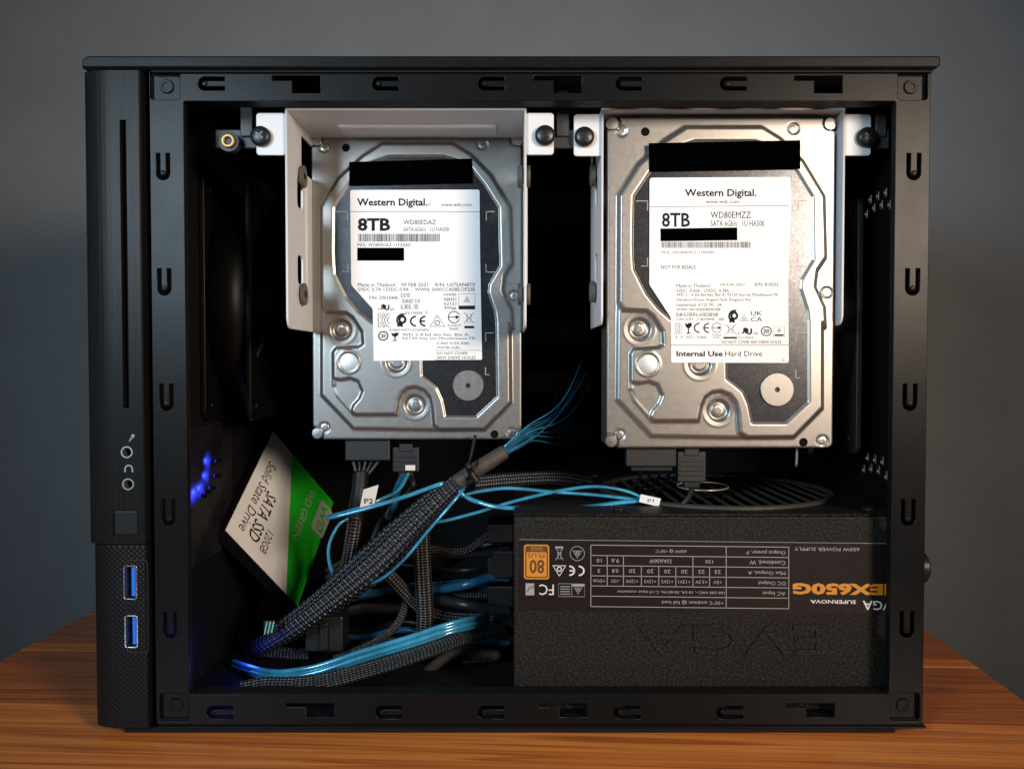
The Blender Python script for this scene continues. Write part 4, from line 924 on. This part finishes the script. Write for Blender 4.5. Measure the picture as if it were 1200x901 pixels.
# ------------------------------------------------------------------ fans
def fan(name, x0, x1, yc, zc, half, label, m, flip):
    f = empty(name, ((x0+x1)/2, yc, zc-half), label, 'fan')
    ax_, ay_ = (0, 1, 0), (0, 0, 1)
    for xx in (x0+2.6, x1): plate('frame_flange', [rrect(yc-half, zc-half, yc+half, zc+half, 5, 5), circ(yc, zc, half*0.95, 40)]+[circ(yc+sy*half*.875, zc+sz*half*.875, 2.2, 10) for sy in (-1, 1) for sz in (-1, 1)], 2.6, m, f, (xx, 0, 0), ax_, ay_, bev=0.4)
    V_, F_ = [], []; n = 48
    for (r, x) in ((half*0.955, x0+2.6), (half*0.955, x1-2.6), (half*0.99, x1-2.6), (half*0.99, x0+2.6)):
        for i in range(n): V_.append((x, yc+r*math.cos(2*math.pi*i/n), zc+r*math.sin(2*math.pi*i/n)))
    for kq in range(4):
        for i in range(n): F_.append((kq*n+i, kq*n+(i+1) % n, ((kq+1) % 4)*n+(i+1) % n, ((kq+1) % 4)*n+i))
    mesh('shroud', V_, F_, m, f, True)
    lathe('hub', [(half*.34, 0), (half*.34, x1-x0-8), (half*.30, x1-x0-6), (0.5, x1-x0-6)], 32, (x0+3, yc, zc), (1, 0, 0), m, f, True)
    for bI in range(7):
        a0 = 2*math.pi*bI/7; V_, F_ = [], []
        for i in range(5):
            r = half*(.32+.60*i/4); 
            for (da, xx) in ((0.0, x0+5), (0.62, x1-6)):
                a = a0+da+0.10*i; V_.append((xx, yc+r*math.cos(a), zc+r*math.sin(a)))
        V_ += [(v[0]+0.9, v[1], v[2]+0.4) for v in V_]
        for i in range(4): F_ += [(2*i, 2*i+1, 2*i+3, 2*i+2), (10+2*i, 10+2*i+2, 10+2*i+3, 10+2*i+1)]
        F_ += [(0, 10, 11, 1), (8, 9, 19, 18)]+[(2*i, 2*i+2, 12+2*i, 10+2*i) for i in range(4)]+[(2*i+1, 11+2*i, 13+2*i, 2*i+3) for i in range(4)]
        mesh('blade', V_, F_, m, f, True)
    for (yy, zz, dy_, dz_) in ((0, 1, 0.32, 0.95), (1, -0.4, 0.8, -0.5), (-1, -0.4, -0.8, -0.5)):
        v_ = Vector((0, dy_, dz_)).normalized()
        tube('strut', [(x1-2, yc+v_.y*half*.3, zc+v_.z*half*.3), (x1-2, yc+v_.y*half*.96, zc+v_.z*half*.96)], 2.0, m, f, 8, 1)
    return f
fan('intake_fan', -150.5, -126, 112, 190, 60, 'black case fan behind the brushed front bezel, above the solid state drive', M['fan'], False)
rf = fan('exhaust_fan', 138, 162.5, 96, 175.2, 60, 'black case fan on the rear wall, beside the flush hard drive', mat('rear_fan_plastic', (0.02, 0.017, 0.015), 0.45), True)

# ------------------------------------------------------------------ cables
def cable(name, pts, label, cat='cable', group=None):
    p_ = pts[0]
    return empty(name, p_, label, cat, group)
# 1 thick woven breakout cable
pts = PX((288, 746, 95), (300, 757, 72), (318, 749, 57), (357, 723, 48), (400, 690, 42), (445, 652, 36), (480, 618, 32), (507, 592, 30), (538, 565, 30))
c = cable('breakout_cable', pts, 'thick black woven cable rising diagonally to a bundle of thin blue wires', 'cable')
tube('woven_sleeve', pts, lambda t: float(np.interp(t, [0, .25, .42, .56, .70, .87, 1], [4.2, 4.9, 6.6, 8.2, 8.3, 6.2, 4.3]))*(1+.03*math.sin(23*t)), M['braid'], c, 32, 40, rib=(3.4, 0.05), lobes=(7, 0.06))
tube('heat_shrink', PX((534, 567, 30), (556, 552, 30), (578, 538, 31), (592, 529, 32)), lambda t: 3.9-0.6*t, M['shrink'], c, 18, 8)
rnd = random.Random(5)
ends = [(692, 398, 150), (676, 424, 150), (664, 446, 130), (690, 418, 160), (700, 440, 170), (684, 470, 150), (668, 492, 150), (690, 486, 165), (655, 455, 120), (704, 405, 170), (690, 505, 150)]
for i, e_ in enumerate(ends):
    oy = (i-5)*0.9
    st_ = (590+rnd.uniform(-1, 1), 529+oy*1.2, 32+rnd.uniform(-2, 2)); md_ = (618+i*0.6, 508+oy*1.9, 45); m2 = ((e_[0]+618)/2+6, (e_[1]+508)/2+14, 85)
    tube('blue_wire', PX(st_, md_, m2, e_), 0.40, M['satathin'] if i % 4 else M['sata'], c, 6, 8)
tail = tube('cable_tie', PX((560, 565, 22), (551, 552, 22), (549, 545, 18)), 1.6, M['plastic'], c, 8, 6)
for sgn in (0,):
    q = P(553, 552, 30)
    tube('tie_band', [q+Vector((math.cos(a)*0.6*4.6, math.sin(a)*4.9, math.cos(a)*4.6)) for a in [2*math.pi*k_/16 for k_ in range(17)]], 0.8, M['plastic'], c, 6, 2)
# tie tail that crosses the lower edge of the recessed drive
p_ = PX((549, 548, YL-6), (553, 530, YL-6), (557, 510, YL-6)); tube('tie_tail', p_, 2.0, M['plastic'], c, 8, 5, flat=0.5)
# 2 blue data cables; each is a jacket with two cores side by side
def sata(pts, r0_, parent, m=None, **kw): return tube('jacket', PX(*pts), r0_*0.88, m or M['sata'], parent, 12, 10, flat=0.62, flatdir=(0, 0, 1), **kw)
grp = 'blue data cables'
a1 = [(520, 566, 30), (513, 568, 28), (480, 580, 27), (445, 591, 26), (412, 600, 26), (392, 605, 27), (385, 606.5, 31), (392, 603.5, 35), (421, 595.5, 36), (444, 586, 38), (466, 575, 46), (478, 556, 56)]
c = cable('data_cable', PX(*a1), 'blue data cable folded back on itself beside the green label, white tag on it', 'cable', grp)
sata(a1, 1.75, c)
tp = [P(*q) for q in ((421, 597.5, 33), (437.5, 596, 33), (443.5, 568, 31), (426, 573.5, 31))]
V_ = [tuple(q) for q in tp]+[(q.x, q.y+0.5, q.z) for q in tp]
tg = mesh('paper_tag', V_, [(0, 1, 2, 3), (7, 6, 5, 4), (0, 4, 5, 1), (1, 5, 6, 2), (2, 6, 7, 3), (3, 7, 4, 0)], M['tagpaper'], c)
q = Print(lambda a, b: P(a, b, 32.2-0.4*(597-b)/28*2.6)); q.text('P2', 427, 584, 437, 590); q.build('tag_print', M['ink'], tg)
a2 = [(408, 607, 34), (397, 615, 34), (387, 634, 36), (385, 652, 38), (390, 671, 44), (402, 683, 50), (418, 686, 46), (445, 679, 30), (472, 657, 22), (500, 624, 18), (526, 594, 18), (541, 576, 22), (545, 570, 30)]
c = cable('data_cable', PX(*a2), 'thin blue data cable looping below and across the thick woven sleeve', 'cable', grp); sata(a2, 1.3, c)
rights = [([(540, 581, 30), (560, 576, 32), (597, 572, 34), (645, 576, 36), (694, 579.5, 38), (735, 584, 38), (755, 586, 37)], 'uppermost crossing blue data cable running straight to the white tag'),
          ([(510, 612, 36), (530, 608, 36), (560, 600, 36), (609, 585.6, 36), (657.7, 574.6, 36), (697, 570, 37), (731, 574.5, 38), (755, 584, 38)], 'blue data cable arching over the others above the power supply edge'),
          ([(538, 574, 26), (546, 582, 26), (560, 588, 26), (584, 594, 28), (633, 596.6, 30), (682, 594.5, 32), (725, 589, 34), (755, 586, 35)], 'lowest blue data cable sagging along the power supply top edge')]
for i, (pp, lb) in enumerate(rights):
    c = cable('data_cable', PX(*pp), lb, 'cable', grp); sata(pp, 1.5 if i < 2 else 1.9, c)
    if i == 0:
        tp = [P(*q) for q in ((749, 588, 31), (751, 579, 31), (774.5, 584, 31), (772, 593.5, 31))]
        V_ = [tuple(q) for q in tp]+[(q.x, q.y+0.5, q.z) for q in tp]
        tg = mesh('paper_tag', V_, [(3, 2, 1, 0), (4, 5, 6, 7), (1, 5, 4, 0), (2, 6, 5, 1), (3, 7, 6, 2), (0, 4, 7, 3)], mat('white_tag_paper', (0.72, 0.72, 0.72), 0.5), c)
        q = Print(lambda a, b: P(a, b, 30.9)); q.text('P1', 759, 584.5, 766, 588.5); q.build('tag_print', M['greyink'], tg)
# right data connector + lead
c = cable('data_plug', [P(810, 566, 38)], 'ribbed black data plug hanging under the flush drive, blue lead bending to it', 'plug', 'drive plugs')
def pbox(name, x0, y0, x1, y1, ya, yb, m, parent, bev=0.5): 
    q0, q1 = P(x0, y0, ya), P(x1, y1, ya); return box(name, (q0.x, ya, q1.z), (q1.x, yb, q0.z), m, parent, bev, 2)
def dataplug(x0, y0, x1, y1, ya, parent):
    s_ = pbox('shell', x0, y0, x1, y1, ya, ya+7, M['plastic_grey'], parent, 0.6)
    w_ = x1-x0
    pbox('latch', x0+w_*.25, y0-4, x0+w_*.75, y0+5, ya-0.8, ya+0.6, M['plastic_grey'], parent, 0.3)
    for i in range(4): pbox('grip_rib', x0+w_*.08, y0+10+i*5.5, x1-w_*.08, y0+12.2+i*5.5, ya-0.7, ya+0.3, M['plastic_grey'], parent, 0.2)
    pbox('strain_relief', x0+w_*.22, y1-1, x1-w_*.22, y1+7, ya+1, ya+5, M['plastic'], parent, 0.5)
dataplug(794.5, 529, 827.5, 565, YR+5, c)
tube('blue_lead', PX((770, 589, 34), (785, 593, 33), (797, 592, 32), (806, 584, 31), (811, 572, 30), (811, 566, 29)), 1.3, M['wire'], c, 10, 8)
tube('blue_lead', PX((768, 588, 34.5), (782, 592, 33.3), (795, 592.6, 32)), 1.1, M['sata'], c, 10, 8)
# steel ring clip
q = P(823, 573, 62); rr_ = 12.5
ring = empty('wire_loop', q, 'thin grey wire loop lying on the fan grille of the power supply', 'wire')
tube('loop', [q+Vector((rr_*math.cos(t_), rr_*math.sin(t_)*1.0, 1.5+0.3*math.sin(t_))) for t_ in [2*math.pi*k_/24 for k_ in range(25)]], 0.45, mat('grey_wire', (0.4, 0.4, 0.38), 0.35, 0.6), ring, 8, 2)
# power plugs
c = cable('power_plug', [P(764, 547, YR+6)], 'flat black power plug under the flush drive, beside the ribbed data plug', 'plug', 'drive plugs')
pbox('shell', 734, 521.5, 793, 547, YR+5, YR+12, M['plastic_grey'], c, 0.7); pbox('back_step', 740, 546, 788, 552, YR+7, YR+11, M['plastic'], c, 0.4)
for i in range(4):
    x_ = 752+i*11; tube('lead', PX((x_, 550, YR+9), (x_-6, 566, YR+30), (x_-30, 590, YR+60)), 0.9, M['wire'], c, 8, 6)
tube('thin_pin', PX((933.5, 522, YR+8), (933.5, 536, YR+8), (932.8, 547, YR+8)), 0.75, M['cast'], c, 8, 3) if False else None
pinw = cable('cable_tie', [P(933, 547, YR+8)], 'thin grey tie end poking down below the flush drive', 'cable tie')
tube('tie_end', PX((933.5, 521, YR+8), (933.5, 536, YR+8), (932.8, 547, YR+8)), 0.75, M['cast'], pinw, 8, 3)
c = cable('power_plug', [P(422, 650, 50)], 'flat black power plug under the recessed drive with fanned wires into a sleeve', 'plug', 'drive plugs')
pbox('shell', 404, 512, 457, 540, YL+5, YL+13, M['plastic_grey'], c, 0.7)
for i in range(5): tube('lead', PX((413+i*8, 538, YL+9), (416+i*5.2, 549, YL+9), (419+i*1.8, 562, YL+8)), 0.75, M['plastic_grey'] if i % 2 else M['shrink'], c, 8, 6)
tube('sleeve', PX((423, 554, YL+7), (422, 570, YL+4), (419, 590, YL), (416, 612, YL-6)), 3.9, M['plastic_grey'], c, 14, 8)
tube('braided_sleeve', PX((417, 602, YL-4), (414, 625, YL-7), (410, 650, YL-4), (404, 676, YL+2), (392, 700, YL+6)), 3.6, M['braidfine'], c, 16, 14)
c = cable('data_plug', [P(476, 560, YL+8)], 'ribbed black data plug under the recessed drive, small white sticker on it', 'plug', 'drive plugs')
dataplug(460, 524, 491, 553, YL+5, c)
pbox('sticker', 475, 545, 486.5, 551, YL+3.8, YL+4.2, M['tagpaper'], c, 0)
tube('lead', PX((474, 556, YL+8), (466, 572, YL+2), (462, 590, YL-5), (455, 606, YL)), 2.0, M['satathin'], c, 10, 8)
tube('dark_lead', PX((482, 556, YL+8), (484, 570, YL+4), (470, 585, YL+14), (446, 612, YL+20), (430, 650, YL+20)), 1.3, M['wire'], c, 10, 8)
# lower blue ribbon of four cores
low = [(272, 778, 60), (296, 786, 42), (316, 790, 32), (337, 791.5, 26), (373.5, 785, 24), (421.6, 769, 26), (478, 752, 30), (526.5, 736, 34), (556, 729, 44), (572, 728, 66)]
c = cable('data_cable_bundle', PX(*low), 'bundle of blue data cables sweeping low along the case floor', 'cable', grp)
for i in range(4):
    oy = (i-1.5)*3.5
    tube('blue_core', PX(*[(a_, b_+oy*(0.75 if j_ < 3 else 1), d_+(i % 2)*1.5) for j_, (a_, b_, d_) in enumerate(low)]), 1.15, M['sata'], c, 10, 10)
lows = [(282, 809, 12), (311, 803, 14), (340, 802.5, 14), (375, 798.5, 15), (421.6, 787, 18), (478, 770, 26), (518, 756, 34), (548, 746, 46), (588, 738, 66)]
c = cable('sleeved_cable', PX(*lows), 'black woven cable lying just under the low blue bundle', 'cable', 'black woven cables')
tube('woven_sleeve', PX(*lows), lambda t: 3.9-0.9*t, M['braid'], c, 20, 26, rib=(3.0, 0.03), lobes=(5, 0.04))
# upright fine braid and other dark leads near the power supply
v1 = [(493, 600, 66), (494, 640, 62), (496, 680, 60), (498, 715, 60), (500, 748, 62), (520, 765, 66)]
c = cable('sleeved_cable', PX(*v1), 'upright fine braided black cable between the woven sleeve and power supply', 'cable', 'black woven cables')
tube('braided_sleeve', PX(*v1), 4.3, M['braidfine'], c, 18, 16)
v2 = [(440, 660, 70), (458, 676, 66), (475, 694, 66), (500, 716, 70), (540, 724, 76), (585, 722, 76)]
c = cable('sleeved_cable', PX(*v2), 'fine braided black cable passing behind the upright one to a plug', 'cable', 'black woven cables')
tube('braided_sleeve', PX(*v2), 3.4, M['braidfine'], c, 16, 16)
v3 = [(392, 772, 64), (440, 752, 62), (466, 730, 64), (478, 700, 70)]
c = cable('sleeved_cable', PX(*v3), 'thin braided black cable curving up from the black block plug', 'cable', 'black woven cables')
tube('braided_sleeve', PX(*v3), 2.0, M['braidfine'], c, 12, 16)
v4 = [(470, 690, 80), (510, 689, 76), (540, 686, 74), (572, 687, 74), (592, 690, 74)]
c = cable('data_cable', PX(*v4), 'dim blue cable stub running into the power supply plugs', 'cable', grp)
tube('jacket', PX(*v4), 2.6, M['satathin'], c, 12, 10); tube('jacket', PX(*[(a_, b_-4, d_+2) for a_, b_, d_ in v4]), 1.5, M['sata'], c, 12, 10)
v5 = [(505, 674, 90), (530, 655, 86), (560, 640, 80), (590, 637, 78)]
c = cable('power_cable', PX(*v5), 'dark grey rubber cable curving into the upper power supply plug', 'cable')
tube('jacket', PX(*v5), 3.0, M['wire'], c, 12, 10)
v6 = [(496, 790, 62), (515, 775, 60), (540, 762, 62), (585, 768, 66)]
c = cable('power_cable', PX(*v6), 'grey cable end near the floor beside the power supply', 'cable')
tube('jacket', PX(*v6), 2.6, M['shrink'], c, 12, 10)
# speckled braid ends behind the crossing cables
v7 = [(556, 566, 80), (600, 562, 84), (652, 560, 92), (690, 566, 110)]
c = cable('sleeved_cable', PX(*v7), 'fine braided black cable running behind the crossing blue cables', 'cable', 'black woven cables')
tube('braided_sleeve', PX(*v7), 3.6, M['braidfine'], c, 16, 14)
for i in range(9):
    r0 = random.Random(40+i); ya, yb = 628+i*18+r0.uniform(-6, 6), 640+i*15+r0.uniform(-14, 14); d0 = 66+r0.uniform(-4, 14)
    vv = [(596, ya, d0+4), (575, ya+r0.uniform(-4, 4), d0), (545, (ya*2+yb)/3+r0.uniform(-8, 10), d0-4), (510, (ya+yb)/2+r0.uniform(-12, 12), d0+6), (470, yb+r0.uniform(-6, 6), d0+12), (425, yb+r0.uniform(-4, 14), d0+22), (385, min(yb+r0.uniform(0, 30), 752), d0+34)]
    c = cable('sleeved_cable', PX(*vv), ['fine braided dark cable', 'glossy black cable', 'matte black cable', 'dark blue cable'][i % 4]+' in the tangle left of the power supply', 'cable', 'dark cable tangle')
    tube('sleeve', PX(*vv), r0.uniform(1.6, 3.2), [M['braidfine'], M['wire'], M['plastic'], M['satathin']][i % 4], c, 12, 14)
# block plug (main board plug)
c = cable('block_plug', [P(378, 767, 58)], 'large black block plug under the thick woven sleeve', 'plug')
pbox('shell', 357, 722, 402, 764, 56, 72, M['plastic_grey'], c, 1.0); pbox('clip', 374, 730, 384, 762, 54.2, 56.2, M['plastic_grey'], c, 0.5)
v8 = [(300, 762, 74), (330, 765, 72), (362, 766, 70)]
tube('braided_lead', PX(*v8), 3.0, M['braid'], c, 14, 14)
tg = cable('teal_sticker', [P(315, 745, 40)], 'small teal marked sticker wrapped near the lower end of the woven sleeve', 'sticker')
pbox('sticker', 309, 727, 322, 744, 38, 38.5, M['plastic'], tg, 0)
q = Print(lambda a, b: P(a, b, 37.9)); [q.strip([(310+i*4, 743-i), (313+i*4, 728)], 1.6) for i in range(3)]; q.build('print', M['teal'], tg)

# ------------------------------------------------------------------ blue status light, with added plate, lights and spots shaping its glow
p_ = P(234, 575, 60)
ledb = empty('status_light_board', (p_.x, 60, p_.z-10), 'dark board with a row of added blue lights making the glow behind the side frame', 'status light')
pbox('board', 200, 520, 222, 650, 70, 72, M['plastic'], ledb, 0.4)
for (x0, y0, x1, y1, yy) in ():
    q0, q1 = P(x0, y0, yy), P(x1, y1, yy)
    lathe('added_blue_light', [(1, 0), (2, 0.4), (2.3, 1.5), (2.3, 3)], 14, ((q0.x+q1.x)/2, yy, (q0.z+q1.z)/2), (0, 1, 0), M['led'], ledb, True)
box('added_glow_plate', (-150.6, 24, 62), (-149.8, 96, 128), mat('smoked_plastic', (0.014, 0.014, 0.016), 0.4, 0, (0.05, 0.5), spec=0.2), ledb, 0.2, 1)  # added plate that catches the soft blue glow of the spots
for k_, (yy, zz, pw) in enumerate(((38, 96, 0.03), (43, 97, 0.028), (50, 98, 0.034), (57, 103, 0.03), (59, 110, 0.03))):
    lathe('added_led_holder', [(0.9, 0), (1.0, 0.3), (1.0, 2.5)], 14, (-145.5, yy, zz), (1, 0, 0), M['dark'], ledb)  # added holder, put in as a shield behind each blue light
    lathe('added_blue_light', [(0.6, 0.0), (0.6, -0.4), (0.3, -0.7)], 12, (-145.5, yy, zz), (1, 0, 0), M['led'], ledb, True)  # glowing dots in a row standing in for blue reflections
    sl = bpy.data.lights.new('added_glow_spot', 'SPOT'); sl.energy = pw; sl.color = (0.03, 0.05, 1.0); sl.spot_size = R(130); sl.spot_blend = 0.6; sl.shadow_soft_size = 0.001  # added spots that throw the blue streak onto the plate
    so_ = bpy.data.objects.new('added_glow_spot', sl); col.objects.link(so_); so_.location = Vector((-146.8, yy, zz))*MM; so_.rotation_euler = (0, R(90), 0)
l = bpy.data.lights.new('added_blue_fill', 'POINT'); l.energy = 0.008; l.color = (0.05, 0.08, 1.0); l.shadow_soft_size = 0.004  # added point light that tints the low cable ends blue
lo = bpy.data.objects.new('added_blue_fill', l); col.objects.link(lo); lo.location = P(288, 770, 46)*MM
